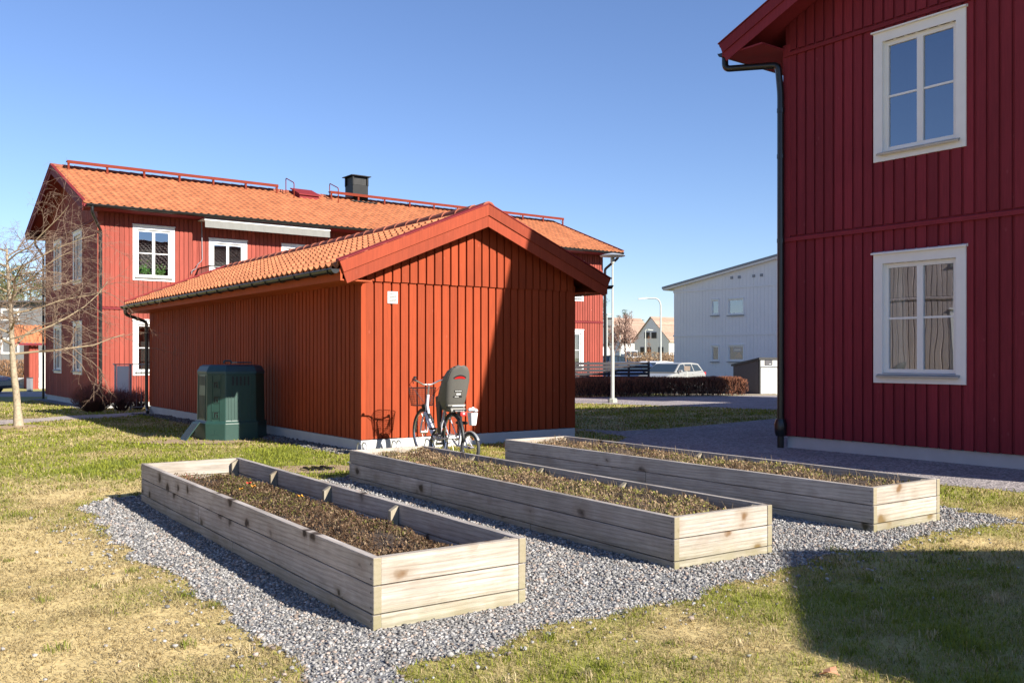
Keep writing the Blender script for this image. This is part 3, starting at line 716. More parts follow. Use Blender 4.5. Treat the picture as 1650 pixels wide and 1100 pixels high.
# awning cassette and arms, balcony
xa, xb = FL.front(329, -.7), FL.front(532, -.7); dz = FL.dep(xa, -.3); za = I['ze'] - .15
aw = MB(); aw.box(xa, xb, -.74, -.45, za - .07, za); aw.box(xa, xb, -.45, -.03, za - .03, za - .005); ao = aw.build('awning', M['white'], HL, bevel=.012)
av = MB(); n = int((xb - xa) / .1); vs = []
for i in range(n + 1):
    xx = xa + .02 + (xb - xa - .04) * i / n; vs += [(xx, -.725 + .004 * math.sin(i * 1.7), za - .072), (xx, -.74 + .008 * math.sin(i * 1.7), za - .30)]
av.add(vs, [(2 * i, 2 * i + 2, 2 * i + 3, 2 * i + 1) for i in range(n)]); av.build('valance', M['awning'], ao)
cr = MB(); xc = FL.front(325, -.2); cr.tube(arc_pipe([(xc - .6, -.12, za + .07), (xc, -.2, za + .05), (xc + .02, -.2, za - 1.35), (xc - .14, -.16, za - 1.5), (xc - .14, -.12, za - 1.62), (xc - .3, -.1, za - 1.7), (xc - .3, -.1, za - 1.8)]), .014, 6); cr.build('crank', M['grey_metal'], ao)
bx0 = FL.front(319, 0); bx1 = bx0 + 5.6; yo = -1.25; zf = 3.52
bl = MB(); bl.box(bx0, bx1, yo, -.05, zf - .18, zf); bo = bl.build('balcony', M['grey_metal'], HL)
rb = MB(); zt = zf + 1.05
rb.box(bx0 - .01, bx0 + .03, yo, -.05, zt, zt + .035); rb.box(bx0 - .01, bx1 + .01, yo - .02, yo + .03, zt, zt + .035); rb.box(bx1 - .03, bx1 + .01, yo, -.05, zt, zt + .035)
n = 11
for i in range(n):
    yy = yo + .05 + (1.1) * i / (n - 1)
    for xx in (bx0, bx1 - .02): rb.box(xx, xx + .014, yy, yy + .014, zf, zt)
rb.build('railing', M['blacksheet'], bo); pp = MB()
for i in range(5):
    p0 = bx0 + .06 + i * 1.11; pp.box(p0, p0 + 1.03, yo, yo + .012, zf + .08, zt - .06)
pp.build('screen', M['white'], bo)

# right house
FR = Frame(4.196, 14.10, 36.76)
rg = [(-2.80, -1.50, 1.03, 2.81, dict(curtain=.2)), (-2.80, -1.50, 4.10, 5.89), (-6.9, -5.6, 1.03, 2.81), (-6.9, -5.6, 4.10, 5.89)]
rf = [(x, x + 1.3, z0, z1) for x in (2.2, 8.0, 13.0) for (z0, z1) in ((1.03, 2.81), (4.1, 5.88))]
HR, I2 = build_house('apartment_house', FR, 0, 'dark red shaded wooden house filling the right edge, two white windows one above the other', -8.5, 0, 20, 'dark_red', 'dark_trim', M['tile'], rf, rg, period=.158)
yo = I2['ov']
downpipe(HR, [(-.42, yo + .05, I2['ze'] - .08), (-.42, yo + .05, I2['ze'] - .28), (-.12, .05, I2['ze'] - .36), (-.085, .03, I2['ze'] - .8), (-.085, .03, .42), (-.085, .03, -.05)], .052, clips=[(-.085, .03, 5.15), (-.085, .03, 4.45), (-.085, .03, 3.16)])
dr = MB(); dr.lathe([(.075, .18), (.09, .24), (.095, .36), (.07, .44)], 12, (-.085, .03, 0)); dr.build('rain_diverter', M['gutter'], HR, smooth=True)

build_house('apartment_house', Frame(*FR.w(16.8, 0), 36.76), 0, 'narrow red house, unseen, added behind the dark red house to shade the hedge', 3.0, 9.0, 4.6, 'dark_red', 'dark_trim', M['tile'],
            [(2.2, 3.5, 1.03, 2.81), (2.2, 3.5, 4.1, 5.88)], [(5.3, 6.6, 4.1, 5.88)], period=.18, tipz=6.85)  # unseen house, added so that its shadow falls on the hedge
# neighbour across the lawn, added out of view for the window panes to mirror
FN = Frame(-22.5, 1.0, 36.76 - 90)
build_house('apartment_house', Frame(-27.0, 16.0, -53.24 + 0), 0, 'greyish pink wooden house, added beyond the left edge to be mirrored in the window panes', 0, 8.5, 18, 'pink_side', 'pink_side', M['tile_dark'],
            [(x, x + 1.3, z0, z1) for x in (2.0, 9.0, 14.0) for (z0, z1) in ((1.03, 2.81), (4.1, 5.88))], [], period=.18,
            back_wins=[(x, x + 1.3, z0, z1) for x in (2.0, 5.5, 9.0, 12.5) for (z0, z1) in ((1.03, 2.81), (4.1, 5.88))])

# small outhouse outside the right edge, unseen, added to cast the foreground shadow
def build_unseen_outhouse():
    hgt = 3.3; off = hgt / math.tan(R(EL)); ax, ay = 1.907 + SX * off, 6.618 + SY * off
    F = Frame(ax, ay, 30.9); root = empty('unseen_outbuilding', (ax, ay, 0), F.t, 'small red outhouse, unseen, added outside the right edge to shade the foreground lawn', 'unseen_outbuilding')
    sl = .413; hw = 2.2; zt = lambda s: hgt - .12 - abs(s) * sl; w = 1.80; Ld = 5
    g = MB()
    siding(g, lambda s, n, z: (s, .35 * -1 - n, z), -w, w, .1, zt, [], .16, .105, breaks=(0,)); siding(g, lambda s, n, z: (s, -Ld + n * 0 + n, z) if 0 else (s, -Ld + .35 - n, z), -w, w, .1, zt, [], .16, .105, breaks=(0,))
    siding(g, lambda s, n, z: (-w - n, s, z), -Ld + .35, -.35, .1, lambda s: zt(w), [], .16, .105); siding(g, lambda s, n, z: (w + n, s, z), -Ld + .35, -.35, .1, lambda s: zt(w), [], .16, .105)
    g.build('cladding', M['shed_red'], root)
    r = MB()
    for s in (-1, 1):
        r.hexa([(s * hw, -Ld, hgt - hw * sl - .12), (0, -Ld, hgt - .12), (0, 0, hgt - .12), (s * hw, 0, hgt - hw * sl - .12), (s * hw, -Ld, hgt - hw * sl), (0, -Ld, hgt), (0, 0, hgt), (s * hw, 0, hgt - hw * sl)])
    r.build('roof', M['tile'], root)
    d = MB(); d.box(-w - .05, -w - .02, -3.2, -2.2, .1, 2.1); d.build('door', M['white'], root)
build_unseen_outhouse()

# ------------------------------------------------------------------ white building and far houses
def build_white():
    d = 67.7; F = Frame(X(1086, d), d, 36.76); zb = -.35
    root = empty('white_building', (*F.o, zb), F.t, 'large white panelled two-storey building with a sloping grey roof', 'building')
    ln = 22; wd = 14
    mp = lambda s, n, z: (-n, -s, z)
    def wp(p0, p1, q0, q1):
        a, b = -F.side(p0), -F.side(p1); dd = F.dep(0, -(a + b) / 2); return (min(a, b), max(a, b), Z(q1, dd) - zb, Z(q0, dd) - zb)
    zt = lambda s: 6.5 - zb + .15 * s
    wins = [wp(1146.4, 1159, 482.5, 507.5), wp(1173.3, 1199, 480.8, 507), wp(1146.4, 1159, 556.5, 581.7), wp(1173.3, 1199, 555.7, 581.7)]
    hs = []
    for i, w in enumerate(wins):
        hs.append(window(root, mp, *w, tw=.06, cols=1, rows=1, simple=True, curtain=.0))
        s = MB(); s.box(w[0] - .05, w[1] + .05, .05, .12, w[2] - .09, w[2] - .03, m=mp); s.build('window_sill', M['grey_metal'], root)
        if i in (1, 3):
            dcor = MB(); c = (w[0] + w[1]) / 2
            if i == 3:
                dcor.box(c - .35, c + .35, -.16, -.14, w[3] - .45, w[3] - .2, m=mp); dcor.build('window_sign', plain('blue_window_sign', (.08, .16, .42), .6), root)
                l2 = MB(); l2.box(c - .25, c + .25, -.137, -.132, w[3] - .36, w[3] - .29, m=mp); l2.build('sign_lettering', M['white'], root)
                l3 = MB(); l3.lathe([(.05, .35), (.30, .1), (.32, 0)], 12, (0, 0, 0), m=lambda x, y, z: mp(c + x, -.3 + y * .3, w[2] + .25 + z)); l3.build('orange_lampshade', plain('orange_lampshade_cloth', (.5, .16, .02), .7), root)
    m = MB(); belts = (2.91 - zb, 6.13 - zb)
    siding(m, mp, 0, ln, .1, zt, hs, .30, .285, .009, (), belts); siding(m, lambda s, n, z: (s, n, z), 0, wd, .1, lambda s: zt(0), [], .3, .27, .02)
    m.add([mp(ln, 0, 0), (wd, -ln, 0), (wd, -ln, zt(ln)), mp(ln, 0, zt(ln))], [(0, 1, 2, 3)]); m.add([(wd, 0, 0), (wd, -ln, 0), (wd, -ln, zt(ln)), (wd, 0, zt(0))], [(0, 1, 2, 3)])
    m.build('wall', M['white_side'], root)
    b = MB()
    for z in belts: b.box(-.05, ln, .001, .05, z - .09, z + .02, m=mp)
    b.build('belt_board', M['white_side'], root)
    r = MB(); t0 = zt(-.9)
    r.hexa([(-.35, .9, zt(-.9)), (wd + .3, .9, zt(-.9)), (wd + .3, -ln - .3, zt(ln + .3)), (-.35, -ln - .3, zt(ln + .3)), (-.35, .9, zt(-.9) + .15), (wd + .3, .9, zt(-.9) + .15), (wd + .3, -ln - .3, zt(ln + .3) + .15), (-.35, -ln - .3, zt(ln + .3) + .15)])
    r.build('roof', M['grey_metal'], root); e = MB(); e.hexa([(-.30, .85, zt(-.85) - .12), (wd, .85, zt(-.85) - .12), (wd, -ln, zt(ln) - .12), (-.30, -ln, zt(ln) - .12), (-.30, .85, zt(-.85) - .003), (wd, .85, zt(-.85) - .003), (wd, -ln, zt(ln) - .003), (-.30, -ln, zt(ln) - .003)]); e.build('fascia', M['white_side'], root)
    v = MB()
    for p, q in ((1179.5, 447.5), (1191.5, 446.5), (1215, 444.5), (1227.3, 443.3)):
        s = -F.side(p); dd = F.dep(0, -s); z = Z(q, dd) - zb; v.box(s - .1, s + .1, .021, .06, z - .09, z + .09, m=mp)
    v.build('wall_vent', M['grey_metal'], root)
build_white()

def far_house(label, pxl, pxr, ap_px, d, py_ap, py_eave, px_end, wins=()):
    F = Frame(X(pxr, d), d, 36.76); zb = gz(d + 5); root = empty('gabled_house', (*F.o, zb), F.t, label, 'house', 'white gabled houses in the distance')
    yl = F.side(pxl); ya = F.side(ap_px); za = Z(py_ap, F.dep(0, ya)) - zb; ze = Z(py_eave, d) - zb; ya = yl / 2; L = F.front(px_end, ya)
    m = MB(); m.prism([(0, -1), (yl, -1), (yl, ze), (ya, za), (0, ze)], 0, L, lambda p, q, t: (t, p, q)); m.build('wall', M['white'], root)
    r = MB(); n = 16; k = (za - ze) / ya
    for s_ in (0, 1):
        for i in range(n):
            t0, t1 = i / n, (i + 1) / n; yy = lambda t: (-.35 + (ya + .35) * t) if s_ == 0 else (yl + .35 - (ya + .35) * t)
            zz = lambda t: ze - .35 * k + (za - ze + .35 * k) * t + .02
            r.hexa([(-.2, yy(t0), zz(t0)), (L + .2, yy(t0), zz(t0)), (L + .2, yy(t1), zz(t1)), (-.2, yy(t1), zz(t1)), (-.2, yy(t0), zz(t0) + .14), (L + .2, yy(t0), zz(t0) + .14), (L + .2, yy(t1), zz(t1) + .06), (-.2, yy(t1), zz(t1) + .06)])
    r.build('roof', M['tile_far'], root)
    for (p0, p1, q0, q1) in wins:
        f = MB(); u0, u1 = sorted((F.side(p0), F.side(p1))); dd = F.dep(0, (u0 + u1) / 2); v0, v1 = Z(q1, dd) - zb, Z(q0, dd) - zb
        f.box(-.06, -.01, u0, u1, v0, v1); w = f.build('window', M['darkwall'], root); g = MB(); g.box(-.075, -.062, u0 + .12, u1 - .12, v0 + .12, v1 - .12); g.build('pane', M['room'], w)
    return root
far_house('distant white gabled house with two small square upper windows and a brown roof', 1022, 1078, 1048, 122, 511, 547, 1125,
          [(1038.5, 1047, 535, 545), (1050, 1058, 535, 545), (1032, 1038, 559, 571), (1043, 1049, 559, 571), (1061, 1069, 559, 580)])
far_house('distant white house with wide pinkish brown roof, behind the bare street tree', 944, 1001, 970, 134, 512, 548, 1031)
# charcoal house
d = 120; x0, x1 = X(955, d), X(985.5, d); zb = gz(d); r_ = empty('charcoal_house', ((x0 + x1) / 2, d, zb), 0, 'distant grey house with flat dark top, seen between the lamp post and the red house', 'house')
m = MB(); L = (x1 - x0) / 2; m.box(-L, L, 0, 8, -1, Z(513, d) - zb); m.build('wall', M['greyhouse'], r_); m = MB(); m.box(-L - .1, L + .1, -.15, 8.1, Z(513, d) - zb, Z(511.5, d) - zb); m.box(-L - .02, L + .02, -.1, -.01, Z(526, d) - zb, Z(524, d) - zb); m.box(-L - .02, L + .02, -.1, -.01, Z(555.5, d) - zb, Z(554, d) - zb); m.build('roof_edge', M['darkwall'], r_)
m = MB(); m.box(L - 1.2, L - .3, -.06, -.01, Z(575, d) - zb, Z(559, d) - zb); m.build('door', M['white'], r_)

# left background: grey building, stone wall, porch
d = 62.0; zb = gz(d); x0, x1 = X(-120, d), X(63, d)
gb = empty('grey_building', ((x0 + x1) / 2, d, zb), R(3), 'grey two-storey building behind the bare tree at the left edge', 'building'); L = (x1 - x0) / 2
wins = [(L - 2.6 - 2.6 * i, L - 1.4 - 2.6 * i, Z(q1, d) - zb, Z(q0, d) - zb) for i in range(3) for (q0, q1) in ((498, 516), (545, 570))]
hs = [window(gb, lambda s, n, z: (s, -n, z), *w_, tw=.1, cols=1, simple=True) for w_ in wins]
m = MB(); siding(m, lambda s, n, z: (s, -n, z), -L, L, -.5, lambda s: Z(487, d) - zb, hs, .5, .45, .02); m.box(-L, L, .01, 7, -.5, Z(487, d) - zb); m.build('wall', M['greyhouse'], gb)
m = MB(); m.box(-L - .4, L + .4, -.5, 7.4, Z(487, d) - zb, Z(484.5, d) - zb); m.build('roof', M['darkwall'], gb)
d = 52.; x0, x1 = X(-60, d), X(58, d); sw = empty('stone_wall', ((x0 + x1) / 2, d, gz(d)), 0, 'low pale stone wall behind the parked black car', 'wall'); m = MB(); L = (x1 - x0) / 2
for j in range(4):
    xx = -L
    while xx < L: w_ = rnd.uniform(.3, .7); m.box(xx, xx + w_ - .02, rnd.uniform(-.03, .02), .4, j * .22 - .3, j * .22 - .1); xx += w_
m.build('stones', M['stonewall'], sw, bevel=.02)
d = 50.; pr = empty('entrance_porch', (X(62, d), d, gz(d)), R(36.76), 'small red entrance porch with tiled roof seen left of the sunlit house', 'porch'); q_ = 1.28
zb = gz(d); m = MB(); siding(m, lambda s, n, z: (s, -n, z), -.35 * q_, .0, 0, lambda s: Z(556, d) - zb, [], .14, .1); siding(m, lambda s, n, z: (-.35 * q_ - n, s, z), 0, 1.6, 0, lambda s: Z(556, d) - zb, [], .14, .1); m.build('wall', M['house_red'], pr)
m = MB(); m.box(.02, .32 * q_, -.04, 0, .02, Z(568, d) - zb); m.build('door', M['white'], pr)
m = MB(); za, zt_ = Z(552, d) - zb, Z(523, d) - zb; Ls = math.hypot(1.2, zt_ - za); tiles(m, lambda a, t, h: (a, -.35 + t * 1.2 / Ls, za + t * (zt_ - za) / Ls + h), -.95 * q_, .42 * q_, Ls, .2, .3); m.build('roof', M['tile'], pr)
m = MB(); m.box(-.95 * q_, .42 * q_, -.4, -.33, za - .14, za - .03); m.build('fascia', M['dark_trim'], pr)

# ------------------------------------------------------------------ ground sheets
poly_bed_px = [(125, 812), (150, 838), (190, 868), (228, 898), (262, 918), (300, 945), (345, 972), (380, 1000), (415, 1020), (452, 1036), (475, 1060), (484, 1085), (498, 1112), (640, 1112), (665, 1086), (735, 1056), (800, 1043), (862, 1020), (950, 1000), (1030, 980), (1100, 962), (1170, 938), (1245, 930), (1300, 908), (1345, 890), (1420, 884), (1500, 862), (1580, 850), (1650, 842), (1610, 830), (1540, 826)]
bed = [P(*p) for p in poly_bed_px]
Pn, Pf = (3.634, 7.85), (.70, 12.12)
bed += [(4.15, 8.35), (3.4, 9.5), (.95, 12.9), (-1.0, 11.55), (-2.3, 10.25), (-3.85, 9.12)]
def gsheet(name, polyxy, mat, dz, kind='structure', label=None, cat=None):
    bm = bmesh.new(); vs = [bm.verts.new((x, y, 0)) for x, y in polyxy]; bm.faces.new(vs)
    ys = [p[1] for p in polyxy]
    for (gy, _) in GZ:
        if min(ys) < gy < max(ys): bmesh.ops.bisect_plane(bm, geom=bm.verts[:] + bm.edges[:] + bm.faces[:], plane_co=(0, gy, 0), plane_no=(0, 1, 0))
    bmesh.ops.triangulate(bm, faces=bm.faces[:])
    for v in bm.verts: v.co.z = gz(v.co.y) + dz
    bmesh.ops.recalc_face_normals(bm, faces=bm.faces[:])
    for f in bm.faces:
        if f.normal.z < 0: f.normal_flip()
    me = bpy.data.meshes.new(name); bm.to_mesh(me); bm.free(); me.materials.append(mat)
    o = bpy.data.objects.new(name, me); COL.objects.link(o); tag(o, label, cat, kind=kind); return o
# smooth a little wobble into the gravel edge
def wobble(poly, amp=.05, step=.05, seed=0):
    out = []
    for (a, b) in zip(poly, poly[1:] + poly[:1]):
        n = max(1, int(math.dist(a, b) / step))
        for i in range(n):
            t = i / n; x = a[0] + (b[0] - a[0]) * t; y = a[1] + (b[1] - a[1]) * t
            out.append((x + amp * (2 * float(vnoise(x * 3 + seed, y * 3)) - 1) + amp * .8 * (2 * float(vnoise(x * 11 + 9, y * 11)) - 1), y + amp * (2 * float(vnoise(x * 3 + 50 + seed, y * 3)) - 1) + amp * .8 * (2 * float(vnoise(x * 11 + 70, y * 11)) - 1)))
    return out
bedw = wobble(bed, .07)
def grid_sheet(name, poly, mat, dz, st=.045):
    pa = np.array(poly); xs = np.arange(pa[:, 0].min(), pa[:, 0].max() + st, st); ys = np.arange(pa[:, 1].min(), pa[:, 1].max() + st, st)
    Xg, Yg = np.meshgrid(xs, ys); nx = len(xs); inside = inpoly(Xg + st / 2, Yg + st / 2, poly)[:-1, :-1]
    V = np.stack([Xg.ravel(), Yg.ravel(), np.vectorize(gz)(Yg).ravel() + dz], 1); jj, ii = np.nonzero(inside); i = jj * nx + ii
    return tag(npmesh(name, V, np.stack([i, i + 1, i + nx + 1, i + nx], 1), mat), kind='structure')
grid_sheet('gravel_bed', bedw, M['bed'], .004)
fine = [P(925, 691), P(1000, 694.5), P(1080, 690), P(1160, 683), P(1253, 674), P(1400, 664), P(1500, 660), (30, 24), (30, 6.5), P(1900, 838), P(1700, 801), P(1600, 788), P(1500, 780), (3.9, 9.0), (2.2, 11.6), (1.2, 12.75), (1.6, 14.6), (2.0, 15.9)]
gsheet('gravel_path', fine, M['finegravel'], .004)
# path before the hedge, left path, parking
hedge_path = [(-1.0, 31.5), P(925, 649.5), P(1050, 653), P(1160, 656), P(1260, 661), (30, 25.5), (30, 41), (10.5, 40.6), (2.2, 38.0), (-1.5, 37)]
gsheet('footpath', hedge_path, M['finegravel'], .006)
gsheet('left_path', [P(-300, 694), P(0, 684), P(100, 677), P(200, 671.5), P(238, 668.5), P(238, 663.5), P(160, 668), P(60, 674), P(0, 677), P(-300, 686)], M['paving'], .006)
gsheet('road', [(-60, 42.0), (-19.8, 38.5), (-18.2, 40), (-19.5, 46), (-60, 50)], M['paving'], .006)
gsheet('verge', [(7.0, 41.2), (11.5, 41.2), (25, 40.8), (25, 42.6), (7, 42.4)], M['beige'], .009)
gsheet('parking_lot', [(-6, 43), (30, 43), (30, 62), (-6, 62)], M['asphalt'], .006)
FS = Frame(-2.19, 13.43, 35.94)
strip = [FS.w(-.01, -.1), FS.w(-.01, 11.8), FS.w(-.42, 11.8), FS.w(-.42, -.1)]
gsheet('shed_gravel_strip', strip, M['bed'], .005)
FLs = [FL.w(0, .3), FL.w(0, 9), FL.w(-.5, 9), FL.w(-.5, -.5)]
gsheet('house_gravel_strip', FLs, M['bed'], .012)
drain_c = P(512, 756); binc = (-4.9, 15.55)
wearpatch = [(drain_c[0] + .55 * math.cos(t) * (1 + .25 * math.sin(3 * t)), drain_c[1] + .42 * math.sin(t)) for t in np.linspace(0, 6.28, 24)[:-1]]
gsheet('bare_patch', wearpatch, M['dry_soil'], .008, kind='structure')
earth = [(binc[0] - .25 + .95 * math.cos(t) * (1 + .2 * math.sin(4 * t)), binc[1] - .55 + .42 * math.sin(t)) for t in np.linspace(0, 6.28, 28)[:-1]]
gsheet('worn_earth', earth, M['dry_soil'], .008)

# lawn colour field
DRY = np.array([.575, .445, .21]); GRN = np.array([.205, .235, .034]); PALE = np.array([.68, .56, .33])
def dryness(x, y):
    n = fbm(x, y, .9, 4); n2 = fbm(x + 40, y + 9, 3.2, 3)
    b = .55 + 1.25 * (n - .5) + .8 * (n2 - .5)
    left = np.clip((-x - .2) / 2.0, 0, 1) * np.clip((10.0 - y) / 3.0, 0, 1)
    near = np.clip((7.5 - y) / 3, 0, 1)
    b = b + .27 * left + .04 * near
    green = np.exp(-((x + 3.2) ** 2 / 9 + (y - 12.6) ** 2 / 5)) * .52 + np.clip((y - 13) / 4, 0, 1) * .10 + np.exp(-((x - 2.0) ** 2 / 1.6 + (y - 4.6) ** 2 / 1.2)) * .18
    rs = np.clip((x - 1.4) / .6, 0, 1) * np.clip((7 - y) / 1, 0, 1) * .28
    return np.clip(b - green - rs, 0, 1)
def near_grid():
    xs = np.concatenate([[-900, -300, -100, -50, -30, -22], np.arange(-16, 14.01, .16), [18, 24, 40, 80, 200, 900]])
    yl = sorted(set([-60, -20, 0] + list(np.round(np.arange(2.5, 24, .16), 3)) + [26, 32, 41, 52, 58, 75, 85, 115, 150, 200, 260] + [g[0] for g in GZ]))
    ys = np.array(yl); Xg, Yg = np.meshgrid(xs, ys); Zg = np.vectorize(gz)(Yg)
    V = np.stack([Xg.ravel(), Yg.ravel(), Zg.ravel()], 1); nx, ny = len(xs), len(ys)
    i = np.arange(nx - 1)[None, :] + nx * np.arange(ny - 1)[:, None]; i = i.ravel(); Fc = np.stack([i, i + 1, i + nx + 1, i + nx], 1)
    dr = dryness(V[:, 0], V[:, 1])[:, None]; col = (GRN * .85 * (1 - dr) + DRY * 1.05 * dr)
    fine_n = fbm(V[:, 0], V[:, 1], 5, 3)[:, None]; col = col * (.8 + .4 * fine_n)
    return npmesh('lawn', V, Fc, M['lawn'], col)
tag(near_grid(), kind='structure')

# ------------------------------------------------------------------ planter positions (needed as masks)
PL = [(Frame(-.7046, 4.672, 34.55), 5.02, .95), (Frame(1.062, 6.016, 33.75), 5.21, .95), (Frame(2.867, 7.29, 34.95), 5.16, .95)]
def frame_mask(F, x, y, a0, a1, b0, b1):
    dx = x - F.o[0]; dy = y - F.o[1]; v = dx * F.V[0] + dy * F.V[1]; u = dx * F.U[0] + dy * F.U[1]
    return (v > a0) & (v < a1) & (u > b0) & (u < b1)
# grass blades
def scatter(dens_fn, y0, y1, seed, mar=1.8, cell=None):
    r = np.random.default_rng(seed); n = int((y1 - y0) * ((y1) * 1.12 + 2 * mar) * dens_fn)
    y = y0 + (y1 - y0) * r.random(n); x = (r.random(n) * 2 - 1) * (y1 * .56 + mar); k = np.abs(x) < y * .56 + mar
    return x[k], y[k], r
def lawn_mask(x, y):
    m = ~inpoly(x, y, bedw) & ~inpoly(x, y, fine) & ~inpoly(x, y, hedge_path) & ~inpoly(x, y, strip)
    m &= ~inpoly(x, y, FLs)
    m &= ~frame_mask(FS, x, y, -.05, 4.05, -.05, 11.5)
    for F, L, w_ in PL: m &= ~frame_mask(F, x, y, -.02, w_ + .02, -.02, L + .02)
    m &= ~frame_mask(FR, x, y, -.1, 20, -8.6, .1) & ~frame_mask(FL, x, y, -.1, 22, -.3, 9)
    return m
lp_poly = [P(-300, 694), P(0, 684), P(100, 677), P(200, 671.5), P(238, 668.5), P(238, 663.5), P(160, 668), P(60, 674), P(0, 677), P(-300, 686)]
def grass(y0, y1, dens, hgt, wid, seed, parts=2):
    x, y, r = scatter(dens, y0, y1, seed); k = lawn_mask(x, y) & ~inpoly(x, y, lp_poly)
    thin = inpoly(x, y, wearpatch) | inpoly(x, y, earth); k &= ~(thin & (r.random(len(x)) < .62))
    x, y = x[k], y[k]; n = len(x); clump = fbm(x, y, 6, 2); dr = dryness(x, y)
    keep = r.random(n) < (.72 + .5 * (clump - .4) - .25 * (dr > .93)); x, y, dr, clump = x[keep], y[keep], dr[keep], clump[keep]; n = len(x)
    h = hgt * (.45 + .9 * r.random(n)) * (.7 + .7 * clump) * (1.12 - .42 * dr); w = wid * (.6 + .8 * r.random(n))
    az = r.random(n) * 6.283; lean = (.25 + 1.1 * r.random(n)) * (1 + 1.3 * dr); ba = az + r.normal(0, .6, n)
    z = np.vectorize(gz)(y); px_, py_ = -np.sin(az), np.cos(az); bx, by = np.cos(ba), np.sin(ba)
    base = np.stack([x, y, z], 1); perp = np.stack([px_, py_, 0 * x], 1) * w[:, None] * .5
    mid = base + np.stack([bx * lean * h * .28, by * lean * h * .28, h * .62], 1)
    tip = base + np.stack([bx * lean * h * .85, by * lean * h * .85, h * (1.0 - .28 * np.minimum(lean, 1.6))], 1)
    V = np.stack([base - perp, base + perp, mid + perp * .75, mid - perp * .75, tip], 1).reshape(-1, 3)
    i = np.arange(n)[:, None] * 5
    F1 = np.concatenate([i + 0, i + 1, i + 2], 1); F2 = np.concatenate([i, i + 2, i + 3], 1); F3 = np.concatenate([i + 3, i + 2, i + 4], 1)
    Fc = np.stack([F1, F2, F3], 1).reshape(-1, 3)
    isdry = (r.random(n) < np.clip(dr * 1.25 - .12, 0, 1))[:, None]; j = r.random((n, 1))
    g = GRN * (.75 + .7 * j) + np.array([.06, .04, 0]) * r.random((n, 1)); dcol = DRY * (.75 + .45 * j) * .5 + PALE * (.3 + .45 * j) * .5 + .0
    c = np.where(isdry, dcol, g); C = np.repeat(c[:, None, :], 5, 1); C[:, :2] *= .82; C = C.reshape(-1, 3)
    return V, Fc, C
parts_ = [grass(3.2, 6.0, 8200, .030, .0036, 1), grass(6.0, 9.0, 4000, .032, .0054, 2), grass(9.0, 14.0, 1050, .040, .010, 3), grass(14.0, 22.0, 420, .045, .017, 4), grass(22, 34, 120, .05, .03, 5)]
def tufts(n, seed):
    r = np.random.default_rng(seed); y = 3.3 + 7.5 * r.random(n) ** 1.2; x = (r.random(n) * 2 - 1) * (y * .56 + 1.5); k = lawn_mask(x, y); x, y = x[k], y[k]; d0 = dryness(x, y); m = 34
    X_ = np.repeat(x, m) + r.normal(0, .028, len(x) * m); Y_ = np.repeat(y, m) + r.normal(0, .028, len(x) * m); n = len(X_); dd = np.repeat(d0, m); h = (.028 + .035 * r.random(n)) * np.repeat(.6 + .8 * r.random(len(x)), m) * (1 - .35 * dd)
    az = r.random(n) * 6.283; lean = .2 + .9 * r.random(n); w = .0045; perp = np.stack([-np.sin(az), np.cos(az), 0 * az], 1) * w * .5; base = np.stack([X_, Y_, 0 * X_], 1)
    dv = np.stack([np.cos(az) * lean, np.sin(az) * lean, 0 * az], 1) * h[:, None]; mid = base + dv * .3 + np.stack([0 * h, 0 * h, h * .6], 1); tip = base + dv * .9 + np.stack([0 * h, 0 * h, h * .85], 1)
    V = np.stack([base - perp, base + perp, mid + perp * .8, mid - perp * .8, tip], 1).reshape(-1, 3); i = np.arange(n)[:, None] * 5
    Fc = np.stack([np.concatenate([i, i + 1, i + 2], 1), np.concatenate([i, i + 2, i + 3], 1), np.concatenate([i + 3, i + 2, i + 4], 1)], 1).reshape(-1, 3)
    isd = np.repeat(r.random(len(x)) < d0 * .75, m)[:, None]; c = np.where(isd, PALE * .8, GRN * .85) * (.7 + .6 * r.random((n, 1))); return V, Fc, np.repeat(c, 5, 0)
parts_.append(tufts(420, 44))
off = 0; Vs = []; Fs = []; Cs = []
for V_, F_, C_ in parts_: Vs.append(V_); Fs.append(F_ + off); Cs.append(C_); off += len(V_)
tag(npmesh('grass', np.concatenate(Vs), np.concatenate(Fs), M['grass'], np.concatenate(Cs)), 'short patchy lawn grass, straw yellow in front and fresh green by the shed', 'grass', kind='stuff')
print('grass verts', off)

